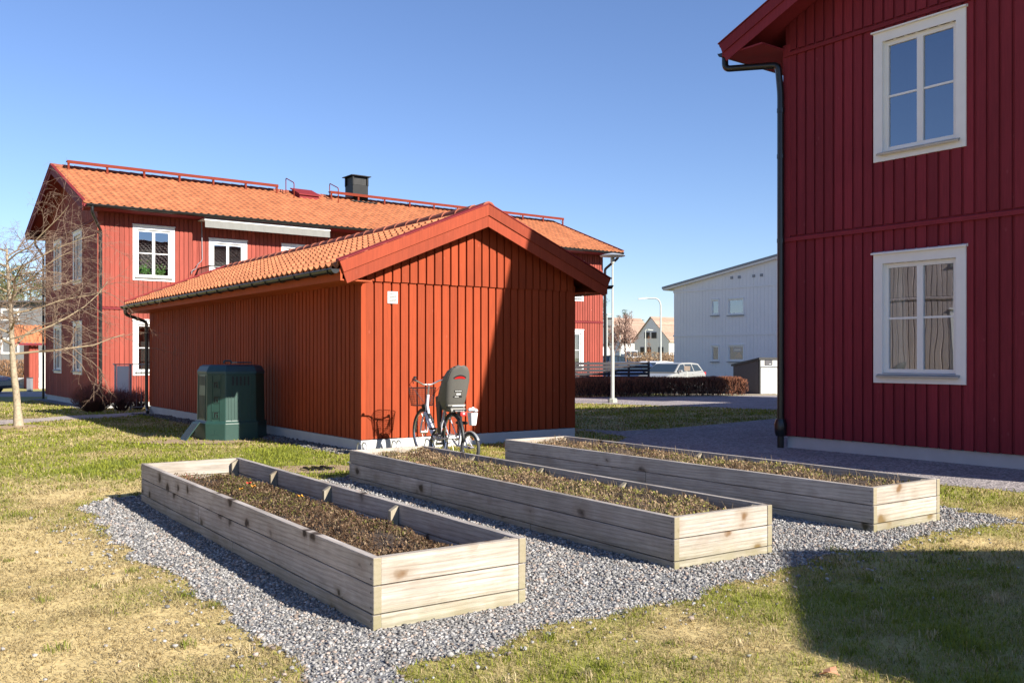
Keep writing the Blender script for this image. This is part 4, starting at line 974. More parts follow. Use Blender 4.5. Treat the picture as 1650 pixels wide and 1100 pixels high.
# gravel stones
_bm = bmesh.new(); bmesh.ops.create_icosphere(_bm, subdivisions=1, radius=1); ICO = np.array([v.co[:] for v in _bm.verts]); ICF = np.array([[v.index for v in f.verts] for f in _bm.faces]); _bm.free()
SHAPES = []
for _ in range(14):
    q = rng.normal(size=(6, 3)); q /= np.linalg.norm(q, axis=1)[:, None]; v = ICO.copy()
    for pn in q:          # chop facets
        dd = v @ pn; lim = rng.uniform(.45, .75); v = v - np.maximum(dd - lim, 0)[:, None] * pn
    v *= np.array([1, rng.uniform(.6, .95), rng.uniform(.45, .75)]); SHAPES.append(v)
SHAPES = np.array(SHAPES)
def stones(x, y, size, zoff, r, tone=None):
    n = len(x); sh = SHAPES[r.integers(0, len(SHAPES), n)]; s = size * np.exp(r.normal(-.02, .30, n))
    a = r.random(n) * 6.283; t = r.normal(0, .5, n); ca, sa, ct, st = np.cos(a), np.sin(a), np.cos(t), np.sin(t)
    v = sh * s[:, None, None]; yx = v[..., 1] * ct[:, None] - v[..., 2] * st[:, None]; zz = v[..., 1] * st[:, None] + v[..., 2] * ct[:, None]
    X_ = v[..., 0] * ca[:, None] - yx * sa[:, None] + x[:, None]; Y_ = v[..., 0] * sa[:, None] + yx * ca[:, None] + y[:, None]
    Z_ = zz + (np.vectorize(gz)(y) + zoff + r.random(n) * size * .9)[:, None]
    V = np.stack([X_, Y_, Z_], -1).reshape(-1, 3); m = len(ICO); Fc = (ICF[None] + (np.arange(n) * m)[:, None, None]).reshape(-1, 3)
    g = .15 + .22 * r.random(n) ** 1.1; c = np.stack([g * 1.02, g * .985, g * .945], 1)
    k = r.random(n); c[k < .16] = c[k < .16] * np.array([1.15, .96, .85]); c[k > .93] = c[k > .93] * .5 + .26; c[(k > .35) & (k < .47)] *= .6
    if tone is not None: c = c * tone
    return V, Fc, np.repeat(c, m, 0)
P_ = []
for (y0, y1, de, sz, sd_) in ((3.4, 5.6, 4400, .0098, 21), (5.6, 8.5, 2900, .0115, 22), (8.5, 13.0, 1400, .0155, 23)):
    x, y, r = scatter(de, y0, y1, sd_, 1.0); k = inpoly(x, y, bedw)
    for F, L, w_ in PL: k &= ~frame_mask(F, x, y, .0, w_, .0, L)
    P_.append(stones(x[k], y[k], sz, .001, r))
x, y, r = scatter(700, 13, 25, 24, 1.0); k = inpoly(x, y, strip); P_.append(stones(x[k], y[k], .021, .004, r, .6))
def cat(Ps):
    off = 0; a, b, c = [], [], []
    for V_, F_, C_ in Ps: a.append(V_); b.append(F_ + off); c.append(C_); off += len(V_)
    return np.concatenate(a), np.concatenate(b), np.concatenate(c)
V_, F_, C_ = cat(P_); tag(npmesh('gravel', V_, F_, M['stone'], C_), 'grey and white crushed stone spread around the wooden planter boxes', 'gravel', kind='stuff'); print('gravel', len(V_))
# stray stones on the lawn by the gravel edge
x, y, r = scatter(220, 3.4, 8.0, 31, 1.0); dd = np.full(len(x), 9.0)
bw = np.array(bedw)
for i in range(0, len(x), 4000): dd[i:i + 4000] = np.sqrt(((np.stack([x[i:i + 4000], y[i:i + 4000]], 1)[:, None] - bw[None]) ** 2).sum(-1)).min(1)
k = ~inpoly(x, y, bedw) & (r.random(len(x)) < np.exp(-dd / .16) * 1.6 + .06 * (x < 0) * (y < 5.0) * .6) & lawn_mask(x, y); V_, F_, C_ = stones(x[k], y[k], .012, .008, r)
tag(npmesh('stray_gravel', V_, F_, M['stone'], C_), 'loose stones strewn in the grass along the gravel edge', 'gravel', kind='stuff')

# ------------------------------------------------------------------ planters
LBL = ['nearest wooden planter box, full of brown creeping plants with a few yellow fallen leaves',
       'middle wooden planter box, its far end just in front of the bicycles', 'wooden planter box furthest right, beside the gravel path']
hs_ = .365; TH = .046
def planter(i):
    F, L, wd = PL[i]; root = empty('planter_box', (*F.o, 0), F.t, LBL[i], 'planter', 'wooden planter boxes on the gravel')
    zt = (.376, .347, .360)[i]; lev = [-.03, zt - .293, zt - .146, zt]
    for sx in (0, wd - TH):
        m = MB()
        for a, b in zip(lev, lev[1:]):
            j = rnd.uniform(-.002, .002); k = rnd.uniform(1.6, L - 1.6) if rnd.random() < .5 else None
            for (y0, y1) in (((0, k - .002), (k + .002, L)) if k else ((0, L),)): m.box(sx + j, sx + TH + j, y0, y1, a + .003, b - .003)
        s = m.build('side_panel', M['side_wood'], root, bevel=.004)
        nl = MB()
        for y in (TH / 2, L - TH / 2):
            for a, b in zip(lev, lev[1:]):
                for z in (a + .035, b - .035): nl.lathe([(.005, 0), (.005, .0015)], 6, m=lambda x, yy, zz, sx=sx, y=y, z=z: ((-zz - .0025 if sx == 0 else wd + zz + .0025), y + yy, z + x))
        nl.build('nail', M['mark'], s)
    for sy in (.004, L - TH - .004):
        m = MB()
        for a, b in zip(lev, lev[1:]): j = rnd.uniform(-.0015, .0015); m.box(TH + .001, wd - TH - .001, sy + j, sy + TH + j, a + .003, b - .004)
        m.build('end_panel', M['end_wood'], root, bevel=.003)
    for y in (TH + .05, L * .29, L * .52, L * .76, L - TH - .06):
        for sx, d in ((TH, 1), (wd - TH, -1)):
            m = MB(); z1 = zt - .012; x0 = sx + d * .0015; x1 = sx + d * .062
            m.hexa([(min(x0, x1), y, 0), (max(x0, x1), y, 0), (max(x0, x1), y + .045, 0), (min(x0, x1), y + .045, 0)] +
                   [(min(x0, x1), y, z1 if d > 0 else z1 - .035), (max(x0, x1), y, z1 - .035 if d > 0 else z1), (max(x0, x1), y + .045, z1 - .035 if d > 0 else z1), (min(x0, x1), y + .045, z1 if d > 0 else z1 - .035)])
            m.build('brace', M['brace_wood'], root, bevel=.003)
    # soil
    r = np.random.default_rng(50 + i); nx, ny = 40, 200; u = np.linspace(TH + .001, wd - TH - .001, nx); v = np.linspace(TH + .006, L - TH - .006, ny); U_, V_ = np.meshgrid(u, v)
    sink = (.125, .055, .045)[i]
    def surf(a, b):
        e = np.minimum(np.minimum(a - TH, wd - TH - a), .14) / .14; e2 = np.minimum(b, L - b) / .25; e = np.clip(np.minimum(e, np.clip(e2, 0, 1)), 0, 1)
        asym = .05 * np.clip((a - wd * .6) / (wd * .4), 0, 1) * (i == 0)
        return zt - sink - .05 * (1 - e) - asym + .055 * (fbm(a + 9 * i, b, 4.5, 4) - .5) * 2.2
    Zs = surf(U_, V_) - .02; V3 = np.stack([U_.ravel(), V_.ravel(), Zs.ravel()], 1); ii = (np.arange(nx - 1)[None] + nx * np.arange(ny - 1)[:, None]).ravel(); Fq = np.stack([ii, ii + 1, ii + nx + 1, ii + nx], 1)
    so_ = npmesh('soil', V3, Fq, M['soil']); so_.matrix_world = root.matrix_basis.copy(); so_.location = root.location; so_.rotation_euler = root.rotation_euler
    tag(so_, ('dark soil bed inside the nearest planter box', 'dark soil bed inside the middle planter box', 'dark soil bed inside the planter box furthest right')[i], 'soil', kind='stuff')
    # leaves and dry stems
    n = (38000, 28000, 17000)[i]; a = TH + .01 + r.random(n) * (wd - 2 * TH - .02); b = TH + .02 + r.random(n) * (L - 2 * TH - .04)
    dens = fbm(a * 1.0 + 3 * i, b, 3.2, 3); bare = np.zeros(n)
    if i == 0: bare = np.clip((b - L * .86) / .3, 0, 1) * .8
    k = r.random(n) < np.clip((dens - .30) * 4.5, .08, 1) * (1 - bare); a, b, dens = a[k], b[k], dens[k]; n = len(a)
    mound = (.055, .04, .035)[i]; z = surf(a, b) - .012 + r.random(n) ** .7 * mound * (.4 + 1.4 * np.clip(dens - .25, 0, 1))
    s = (.0060 + .008 * r.random(n)) * (1 + .15 * i); t = r.random(n) * 6.283; tl = r.normal(0, .7, n)
    d1 = np.stack([np.cos(t) * np.cos(tl), np.sin(t) * np.cos(tl), np.sin(tl) * .8 + .35], 1) * s[:, None] * 1.5
    d2 = np.stack([-np.sin(t), np.cos(t), r.normal(0, .5, n)], 1) * s[:, None] * .55
    c0 = np.stack([a, b, z], 1); V3 = np.stack([c0, c0 + d1 * .5 + d2, c0 + d1, c0 + d1 * .5 - d2], 1).reshape(-1, 3); q = np.arange(n)[:, None] * 4 + np.arange(4)[None]
    pal = np.array([[.12, .068, .038], [.20, .125, .072], [.17, .165, .042], [.30, .215, .13], [.055, .035, .022]]); gr = fbm(a + 31, b + 7 * i, 1.8, 3) + (.0 if i == 0 else (.14 if i == 1 else .04) * (b / L < .6)) + .0
    pk = r.random(n); idx = np.where(pk < np.clip((gr - (.50, .33, .38)[i]) * 1.7, .04, .6), 2, np.where(pk < .80, r.integers(0, 2, n), np.where(pk < .93, 3, 4)))
    if i: idx = np.where((r.random(n) < .30), 3, idx)
    cc = pal[idx] * (.7 + .7 * r.random((n, 1))) * (.82, 1.2, 1.2)[i]
    if i == 0:
        red = (r.random(n) < .22) & (b > L * .885) & (a < .45); cc[red] = np.array([.42, .035, .03])
    Va, Fa, Ca = V3, q, np.repeat(cc, 4, 0)
    # stems
    n = (1500, 2600, 2200)[i]; a = TH + .02 + r.random(n) * (wd - 2 * TH - .04); b = TH + .03 + r.random(n) * (L - 2 * TH - .06); z = surf(a, b) - .01; l_ = .02 + .05 * r.random(n) ** 2 * (1 + .6 * (i > 0)); t = r.random(n) * 6.283
    ln_ = r.random(n) * 1.1; d = np.stack([np.cos(t) * ln_, np.sin(t) * ln_, np.ones(n)], 1) * l_[:, None]; pw = np.stack([-np.sin(t), np.cos(t), 0 * t], 1) * .0016; c0 = np.stack([a, b, z], 1)
    V3 = np.stack([c0 - pw, c0 + pw, c0 + d + pw * .5, c0 + d - pw * .5], 1).reshape(-1, 3); q = np.arange(n)[:, None] * 4 + np.arange(4)[None]; cc = np.array([.30, .22, .13]) * (.6 + .7 * r.random((n, 1)))
    Vb, Fb, Cb = cat([(Va, Fa, Ca), (V3, q, np.repeat(cc, 4, 0))])
    po = npmesh('creeping_plants', Vb, Fb, M['leaf'], Cb); po.location = root.location; po.rotation_euler = root.rotation_euler
    tag(po, ('brown and olive creeping plants filling the nearest planter box', 'dry yellowish creeping plants filling the middle planter box', 'sparse dry plants in the planter box furthest right')[i], 'plants', kind='stuff')
    # a few broad fallen leaves
    def fallen(aa, bb, zz, size, colr, lab):
        m = MB(); n = 9; th = rnd.uniform(0, 6.28); vs = [(aa, bb, zz + .006)]
        for j in range(n):
            t = th + 6.283 * j / n; q_ = size * (1 if j % 2 else .6); vs.append((aa + q_ * math.cos(t), bb + q_ * math.sin(t), zz + .012 * math.sin(3 * t) + .008))
        m.add(vs, [(0, j + 1, (j + 1) % n + 1) for j in range(n)]); o = m.build('fallen_leaf', plain('fallen_leaf', colr, .7), None); o.location = root.location; o.rotation_euler = root.rotation_euler
        tag(o, lab, 'leaf', 'fallen leaves on the planter beds'); sdm = o.modifiers.new('s', 'SOLIDIFY'); sdm.thickness = .0012
    if i == 0:
        for (aa, bb, c, lab) in ((.42, 3.35, (.75, .38, .03), 'bright yellow fallen leaf, the largest in the nearest planter'), (.55, 3.42, (.7, .28, .03), 'orange fallen leaf right behind the bright yellow one'),
                                 (.70, 2.75, (.75, .34, .03), 'small yellow fallen leaf by the inner board of the nearest planter'), (.62, 3.75, (.5, .03, .02), 'single red fallen leaf mid-bed in the nearest planter')):
            fallen(aa, bb, float(surf(np.array(aa), np.array(bb))) + .04, .026, c, lab)
    if i == 1:
        for (aa, bb, lab) in ((.04, 3.62, 'curled brown leaf on the rim of the middle planter, nearer the bicycles'), (.04, 3.35, 'curled brown leaf on the rim of the middle planter, second from the bicycles')):
            fallen(aa, bb, zt + .002, .035, (.22, .12, .06), lab)
for i in range(3): planter(i)

# ------------------------------------------------------------------ drain grate
dg = empty('drain_grate', (*drain_c, .012), R(34), 'dark iron drain grate sunk in the bare patch behind the nearest planter', 'grate')
m = MB(); m.tube([(.22 * math.cos(t), .17 * math.sin(t), -.004) for t in np.linspace(0, 6.283, 33)[:-1]], .007, 6, closed=True); m.build('rim', M['blacksheet'], dg)
m = MB()
for i in range(-1, 2): w_ = .17 * math.sqrt(max(0, 1 - (i * .11 / .30) ** 2)); m.box(i * .11 - .022, i * .11 + .022, -w_, w_, 0, .016)
m.build('slats', M['blacksheet'], dg)

# ------------------------------------------------------------------ compost bins
def compost_bin(loc, rz, label, flap=True):
    root = empty('compost_bin', (*loc, 0), rz, label, 'compost bin'); root.scale = (1.05, 1.05, 1.06)
    def octo(hw, c): return [(-hw, -hw + c), (-hw + c, -hw), (hw - c, -hw), (hw, -hw + c), (hw, hw - c), (hw - c, hw), (-hw + c, hw), (-hw, hw - c)]
    def loft(levels, name, mat, bev=.012):
        m = MB(); vs = []
        for (z, hw, c) in levels: vs += [(x, y, z) for x, y in octo(hw, c)]
        k = len(levels); fs = [tuple(range(8))[::-1], tuple(range(8 * k - 8, 8 * k))] + [(8 * i + j, 8 * i + (j + 1) % 8, 8 * i + 8 + (j + 1) % 8, 8 * i + 8 + j) for i in range(k - 1) for j in range(8)]
        m.add(vs, fs); return m.build(name, mat, root, bevel=bev)
    loft([(0, .50, .235), (.27, .505, .24), (.30, .475, .225), (1.04, .465, .22)], 'body', M['bin'])
    lid = loft([(1.035, .472, .225), (1.08, .475, .228), (1.16, .43, .205), (1.18, .39, .185)], 'lid', M['bin_lid'])
    m = MB(); m.tube(arc_pipe([(-.15, -.1, 1.2), (-.15, -.1, 1.245), (-.03, -.1, 1.245), (-.03, -.1, 1.2)]), .014, 6); m.box(.10, .34, .0, .30, 1.206, 1.225); m.build('handle', M['bin_lid'], lid, bevel=.004)
    # clips on the chamfer between -x and -y sides, ribs and vent slots
    s2 = math.sqrt(.5)
    def ch(s, n, z):  # chamfer (-x,-y)
        cx, cy = -.465 + .11, -.465 + .11; e = (z - 1.04) * -.012; n2 = n + e + (.018 if z < .28 else 0); return (cx + s2 * s - s2 * n2, cy - s2 * s - s2 * n2, z)
    def fx(s, n, z): e = (1.04 - z) * .0135; return (-.466 - e - n, s, z)
    def fy(s, n, z): e = (1.04 - z) * .0135; return (s, -.466 - e - n, z)
    m = MB(); m2 = MB()
    for z in (.14, .40, .64, .87):
        for (a, b, e, f) in ((-.05, -.035, -.055, .055), (.035, .05, -.055, .055), (-.05, .05, .045, .055), (-.05, .05, -.055, -.045)): m.box(a, b, -.005, .012, z + e, z + f, m=ch)
        m2.box(-.035, .035, -.004, .004, z - .045, z + .045, m=ch); m.box(-.012, .004, .004, .014, z - .04, z + .02, m=ch); m.box(-.012, .03, .004, .014, z + .008, z + .022, m=ch)
    for a in (-.075, .065): m.box(a, a + .012, -.006, .008, .31, 1.02, m=ch)
    for a in (-.16, .15): m.box(a, a + .014, -.006, .006, .31, 1.02, m=fy)
    for a in (-.19, .176): m.box(a, a + .014, -.006, .008, .31, 1.02, m=fx)
    for i in range(5): m.box(-.20 + i * .1 - .006, -.20 + i * .1 + .006, -.006, .006, .34, .72, m=fy)
    m.build('rib', M['bin'], root); m2.build('clip', M['black'], root)
    for (mpv, e, f) in ((fx, .86, 1.0), (fx, .34, .70), (fy, .86, 1.0)):
        v = MB()
        for i in range(5): q = -.14 + i * .062; v.box(q, q + .024, -.004, .0035, e, f, m=mpv)
        v.build('vent_slot', M['black'], root)
    if flap:
        f = MB(); mpf = lambda s, n, z: (-.56 - .22 * (1 - z / .30) + n * .8, s, z * .95)
        f.box(-.17, .17, 0, .018, .0, .30, m=mpf)
        fo = f.build('hatch_flap', M['bin'], root, bevel=.004); g = MB()
        for i in range(4): g.box(-.13 + i * .075, -.105 + i * .075, -.004, .0, .03, .27, m=mpf)
        g.build('slot', M['black'], fo)
    return root
def shed_loc(v, u): return FS.w(v, u)
compost_bin(shed_loc(-.76, 3.42), FS.t, 'dark green octagonal compost bin by the shed wall, hatch flap open')

# ------------------------------------------------------------------ bicycles
def wheel(root, x, Rr, tyre=.02, yw=0, n=36, steer=None):
    def T(px_, py_, pz_):
        if steer is None: return (x + px_, py_ + yw, pz_)
        c, s = math.cos(steer), math.sin(steer); return (x + px_ * c - py_ * s, yw + px_ * s + py_ * c, pz_)
    t = MB(); t.tube([T((Rr - tyre) * math.cos(a), 0, Rr + (Rr - tyre) * math.sin(a)) for a in np.linspace(0, 2 * math.pi, n + 1)[:-1]], tyre, 8, closed=True); to = t.build('wheel', M['rubber'], root, smooth=True)
    r = MB(); rr = Rr - 2 * tyre; r.tube([T(rr * math.cos(a), 0, Rr + rr * math.sin(a)) for a in np.linspace(0, 2 * math.pi, n + 1)[:-1]], tyre * .5, 6, closed=True)
    r.tube([T(0, -.05, Rr), T(0, .05, Rr)], .018, 8); r.build('rim', M['chrome'], to, smooth=True)
    s = MB(); k = 28 if Rr > .25 else 16
    for i in range(k):
        a = 2 * math.pi * i / k; b = a + (.28 if i % 2 else -.28); s.tube([T(.018 * math.cos(b), .03 * (1 if i % 4 < 2 else -1), Rr + .018 * math.sin(b)), T(rr * math.cos(a), 0, Rr + rr * math.sin(a))], .0012, 3, cap=False)
    s.build('spokes', M['chrome'], to)
    return to
def fender(root, x, Rr, a0, a1, mat, yw=0, w=.024):
    m = MB(); n = 16; vs = []
    for i in range(n + 1):
        a = a0 + (a1 - a0) * i / n
        for j in range(5): t = (j - 2) / 2; q = Rr + .018 - .012 * t * t; vs.append((x + q * math.cos(a), yw + w * t, Rr + q * math.sin(a)))
    m.add(vs, [(5 * i + j, 5 * i + j + 1, 5 * i + j + 6, 5 * i + j + 5) for i in range(n) for j in range(4)]); o = m.build('mudguard', mat, root, smooth=True)
    o.modifiers.new('s', 'SOLIDIFY').thickness = .002; return o
def big_bike():
    wb, Rr = 1.03, .325; root = empty('bicycle', (-.775, 12.12, 0), R(90 + 27.5), 'white step-through bicycle with wire front basket and grey child seat', 'bicycle')
    wheel(root, 0, Rr); wheel(root, wb, Rr, steer=R(6))
    m = MB(); bb = (.45, 0, .27); hb = (.93, 0, .60); ht = (.87, 0, .86); st = (.28, 0, .70)
    m.tube([hb, (.86, 0, .50), (.70, 0, .34), (.58, 0, .28), bb], [.030, .036, .036, .032, .028], 10); m.tube([(.90, 0, .72), (.80, 0, .50), (.62, 0, .34), (.43, 0, .34)], .018, 8)
    m.tube([bb, st], .017, 8); m.tube([hb, ht], .021, 10)
    for s in (-1, 1): m.tube([bb, (.36, s * .04, .28), (0, s * .06, Rr)], .010, 6); m.tube([(.30, s * .015, .64), (.2, s * .045, .56), (0, s * .06, Rr)], .008, 6)
    m.build('frame', M['bikewhite'], root, smooth=True)
    f = MB()
    for s in (-1, 1): f.tube([(.935, s * .028, .60), (.965, s * .045, .52), (1.0, s * .05, .42), (wb, s * .055, Rr)], [.016, .014, .012, .009], 8)
    f.tube([(.93, -.035, .6), (.93, .035, .6)], .018, 8); f.build('fork', M['bikewhite'], root, smooth=True)
    lt = MB(); r = random.Random(3)       # worn lettering marks on the down tube
    for i in range(7): t = i / 7; x = .905 - .11 * t; z = .56 - .15 * t; lt.box(x - .010, x + .008, .0345, .0375, z - .006, z + .010)
    lt.build('lettering', M['mark'], root)
    fender(root, 0, Rr, R(20), R(185), M['black']); fender(root, wb, Rr, R(-5), R(140), M['black'])
    h = MB(); hx = .84
    h.tube([(.87, 0, .86), (hx, 0, .98), (hx + .05, 0, 1.0)], .013, 8)
    for s in (-1, 1): h.tube([(hx + .05, 0, 1.0), (hx + .05, s * .06, 1.0), (hx + .03, s * .16, 1.05), (hx - .04, s * .25, 1.085), (hx - .20, s * .29, 1.075)], .0115, 8)
    ho = h.build('handlebar', M['chrome'], root, smooth=True)
    for s in (-1, 1):
        g = MB(); g.tube([(hx - .09, s * .268, 1.083), (hx - .25, s * .30, 1.07)], .017, 8); g.build('grip', M['black'], ho, smooth=True)
        b = MB(); b.tube([(hx - .04, s * .25, 1.07), (hx - .08, s * .27, 1.05), (hx - .2, s * .31, 1.03)], .007, 6); b.lathe([(.024, 0), (.024, .02), (.012, .03)], 10, (hx - .03, s * .22, 1.09)); b.build('brake_lever', M['black'], ho, smooth=True)
    cb = MB(); cb.tube([(hx - .02, -.25, 1.07), (hx + .10, -.24, 1.0), (hx + .14, -.12, .85), (.93, -.03, .72)], .004, 5); cb.tube([(hx - .02, .25, 1.07), (hx + .12, .24, 1.0), (hx + .14, .14, .9), (.93, .03, .74)], .004, 5); cb.build('cable', M['mark'], root)
    # wire basket
    k = MB(); cx = 1.09; zt_, zb_ = .95, .70
    def ring(z, sx, sy, q=.0028):
        pts = []
        for i in range(28):
            a = 2 * math.pi * i / 28; c, s = math.cos(a), math.sin(a); pts.append((cx + sx * math.copysign(abs(c) ** .5, c), sy * math.copysign(abs(s) ** .5, s), z))
        k.tube(pts, q, 5, closed=True); return pts
    top = ring(zt_, .135, .185, .005); bot = ring(zb_, .10, .15, .004)
    for i in range(1, 8): t = i / 8; ring(zb_ + (zt_ - zb_) * t, .10 + .035 * t, .15 + .035 * t, .0017)
    for i in range(28):
        for j in range(2):
            t = j / 2; a = Vector(bot[i]).lerp(Vector(bot[(i + 1) % 28]), t); b = Vector(top[i]).lerp(Vector(top[(i + 1) % 28]), t); k.tube([a, b], .0015, 4, cap=False)
    for i in range(-6, 7): k.tube([(cx - .10, i * .023, zb_), (cx + .10, i * .023, zb_)], .0015, 4, cap=False)
    for i in range(-4, 5): k.tube([(cx + i * .023, -.145, zb_), (cx + i * .023, .145, zb_)], .0015, 4, cap=False)
    k.build('basket', M['black'], root)
    l = MB(); l.lathe([(.02, -.03), (.034, .0), (.036, .03), (.02, .035)], 12, m=lambda x, y, z: (1.0 + z, y, .69 + x)); l.build('headlight', M['black'], root, smooth=True)
    # rear carrier, saddle
    c = MB()
    for s in (-1, 1): c.tube([(.22, s * .03, .68), (.1, s * .065, .70), (-.28, s * .065, .70), (-.30, s * .03, .70)], .006, 6); c.tube([(-.1, s * .065, .70), (0, s * .07, Rr)], .006, 6)
    for x in (-.2, -.08, .05): c.tube([(x, -.065, .70), (x, .065, .70)], .005, 6)
    c.build('carrier', M['black'], root)
    sd_ = MB(); vs = []
    sec = [(.06, .085, .80), (.12, .09, .815), (.20, .06, .81), (.28, .03, .80), (.33, .018, .79)]
    for (x, w_, z) in sec: vs += [(x + .06, -w_, z - .035), (x + .06, -w_ * .8, z), (x + .06, 0, z + .01), (x + .06, w_ * .8, z), (x + .06, w_, z - .035)]
    sd_.add(vs, [(5 * i + j, 5 * i + 5 + j, 5 * i + 6 + j, 5 * i + 1 + j) for i in range(4) for j in range(4)] + [(0, 1, 2, 3, 4), (20, 21, 22, 23, 24)] + [(5 * i, 5 * i + 5, 5 * i + 9, 5 * i + 4) for i in range(4)])
    sd_.tube([(.28, 0, .70), (.26, 0, .78)], .013, 8); sd_.build('saddle', M['black'], root, smooth=True)
    # drivetrain
    d = MB(); d.lathe([(.085, -.003), (.085, .003)], 24, m=lambda x, y, z: (bb[0] + x, -.055 + z, bb[2] + y)); d.tube([(bb[0], -.06, bb[2]), (bb[0] + .05, -.065, bb[2] - .15)], .009, 6); d.tube([(bb[0], .06, bb[2]), (bb[0] - .05, .065, bb[2] + .15)], .009, 6)
    d.lathe([(.035, -.02), (.038, .0), (.03, .02)], 16, m=lambda x, y, z: (x, -.05 + z, Rr + y)); d.tube([(0, -.055, Rr + .035), (bb[0], -.055, bb[2] + .085)], .004, 4); d.tube([(0, -.055, Rr - .035), (bb[0], -.055, bb[2] - .085)], .004, 4)
    d.build('drivetrain', M['chrome'], root, smooth=True)
    for s, (px_, pz_) in ((-1, (bb[0] + .05, bb[2] - .15)), (1, (bb[0] - .05, bb[2] + .15))):
        q = MB(); q.box(px_ - .04, px_ + .04, min(s * .07, s * .16), max(s * .07, s * .16), pz_ - .012, pz_ + .012); q.build('pedal', M['black'], root, bevel=.004)
    q = MB(); q.tube([(.1, .05, .27), (.02, .16, .01)], .008, 6); q.tube([(.1, .05, .27), (.06, .06, .3)], .012, 6); q.build('kickstand', M['chrome'], root)
    # child seat
    rows = [(.70, -.02, .125, .17), (.76, -.09, .145, .21), (.84, -.12, .158, .22), (.94, -.155, .165, .19), (1.04, -.185, .165, .15), (1.14, -.215, .155, .115), (1.21, -.24, .135, .085), (1.255, -.255, .095, .05), (1.275, -.26, .035, .02)]
    m = MB(); vs = []; nu = 13
    for (z, xb, w_, dd) in rows:
        for j in range(nu):
            u = -1 + 2 * j / (nu - 1)
            if abs(u) < .62: vs.append((xb + .02 * (u / .62) ** 2, w_ * .88 * u / .62, z))
            else: t = (abs(u) - .62) / .38; vs.append((xb + .02 + dd * t, math.copysign(w_ * (.88 + .16 * math.sin(t * 1.57)), u), z + (.0 if z < 1.1 else -.01 * t)))
    fs = [(nu * i + j, nu * i + j + 1, nu * i + nu + j + 1, nu * i + nu + j) for i in range(len(rows) - 1) for j in range(nu - 1) if not (i == 5 and False)]
    m.add(vs, fs); cs = m.build('child_seat', M['seatgrey'], root, smooth=True); ss = cs.modifiers.new('u', 'SUBSURF'); ss.levels = 1; ss.render_levels = 2; cs.modifiers.new('s', 'SOLIDIFY').thickness = .012
    e = MB()  # dark rim
    L_ = [Vector(vs[nu * i]) for i in range(len(rows))]; Rg = [Vector(vs[nu * i + nu - 1]) for i in range(len(rows))]
    e.tube(L_ + Rg[::-1], .0085, 6); e.build('rim_band', M['black'], cs, smooth=True)
    b = MB(); b.box(-.12, .20, -.13, .13, .74, .77); b.box(-.15, .12, -.10, .10, .70, .74); b.hexa([(-.17, -.10, .67), (.02, -.10, .67), (.02, .10, .67), (-.17, .10, .67), (-.155, -.11, .725), (.04, -.11, .725), (.04, .11, .725), (-.155, .11, .725)]); b.build('seat_base', M['seatgrey'], cs, bevel=.008)
    tr = MB(); tr.box(-.175, -.16, -.09, .09, .745, .76); tr.box(-.19, -.172, -.055, .055, .68, .705); tr.build('trim_strip', M['galv'], cs, bevel=.003)
    for s in (-1, 1):
        g = MB(); g.hexa([(.07, s * .14, .36), (.15, s * .14, .36), (.15, s * .16, .36), (.07, s * .16, .36), (.06, s * .125, .90), (.21, s * .125, .86), (.21, s * .17, .86), (.06, s * .17, .90)]); g.box(.05, .2, min(s * .12, s * .2), max(s * .12, s * .2), .345, .37); g.build('leg_guard', M['black'], cs, bevel=.012)
    # slot, badges
    sb = MB()
    def back(u, z, o):   # point on shell back
        for (r0, r1) in zip(rows, rows[1:]):
            if r0[0] <= z <= r1[0]: t = (z - r0[0]) / (r1[0] - r0[0]); xb = r0[1] + (r1[1] - r0[1]) * t; return (xb - o + .02 * (u / .13) ** 2, u, z)
    n = 10; vs2 = []
    for i in range(n + 1): u = -.075 + .15 * i / n; zc = 1.115 + .022 * (1 - (u / .075) ** 2); vs2 += [back(u, zc, .019), back(u, zc - .012 - .016 * (1 - (u / .075) ** 2), .019)]
    sb.add(vs2, [(2 * i, 2 * i + 1, 2 * i + 3, 2 * i + 2) for i in range(n)]); sb.build('slot_cushion', M['redplastic'], cs)
    for (z, w_, h_) in ((.935, .055, .020), (.86, .06, .022)): bd = MB(); bd.add([back(-w_, z, .018), back(w_, z, .018), back(w_, z + h_, .018), back(-w_, z + h_, .018)], [(0, 1, 2, 3)]); bd.build('badge_plate', M['black'], cs)
    sv = []; bd = MB()
    for i in range(n + 1): u = -.088 + .176 * i / n; zc = 1.12 + .03 * (1 - (u / .088) ** 2); sv += [back(u, zc + .006, .0175), back(u, zc - .012, .0175)]
    bd.add(sv, [(2 * i, 2 * i + 1, 2 * i + 3, 2 * i + 2) for i in range(n)]); bd.build('slot_shade', M['black'], cs)
    bl_ = MB()
    for j in range(6): u = -.042 + j * .0155; bl_.add([back(u, .9405, .0195), back(u + .010, .9405, .0195), back(u + .010, .9495, .0195), back(u, .9495, .0195)], [(0, 1, 2, 3)])
    bl_.add([back(-.035, .895, .0195), back(.025, .895, .0195), back(.025, .915, .0195), back(-.035, .915, .0195)], [(0, 1, 2, 3)])
    for j in range(4): u = -.01 + j * .014; bl_.add([back(u, .866, .0195), back(u + .009, .866, .0195), back(u + .009, .876, .0195), back(u, .876, .0195)], [(0, 1, 2, 3)])
    bl_.build('badge_print', M['white'], cs)
    rl_ = MB(); rl_.box(-.335, -.315, -.045, .045, .63, .68); rl_.build('tail_light', M['redplastic'], root, bevel=.005); r2 = MB(); r2.box(-.34, -.336, -.012, .012, .65, .672); r2.build('reflector', M['white'], root)
big_bike()
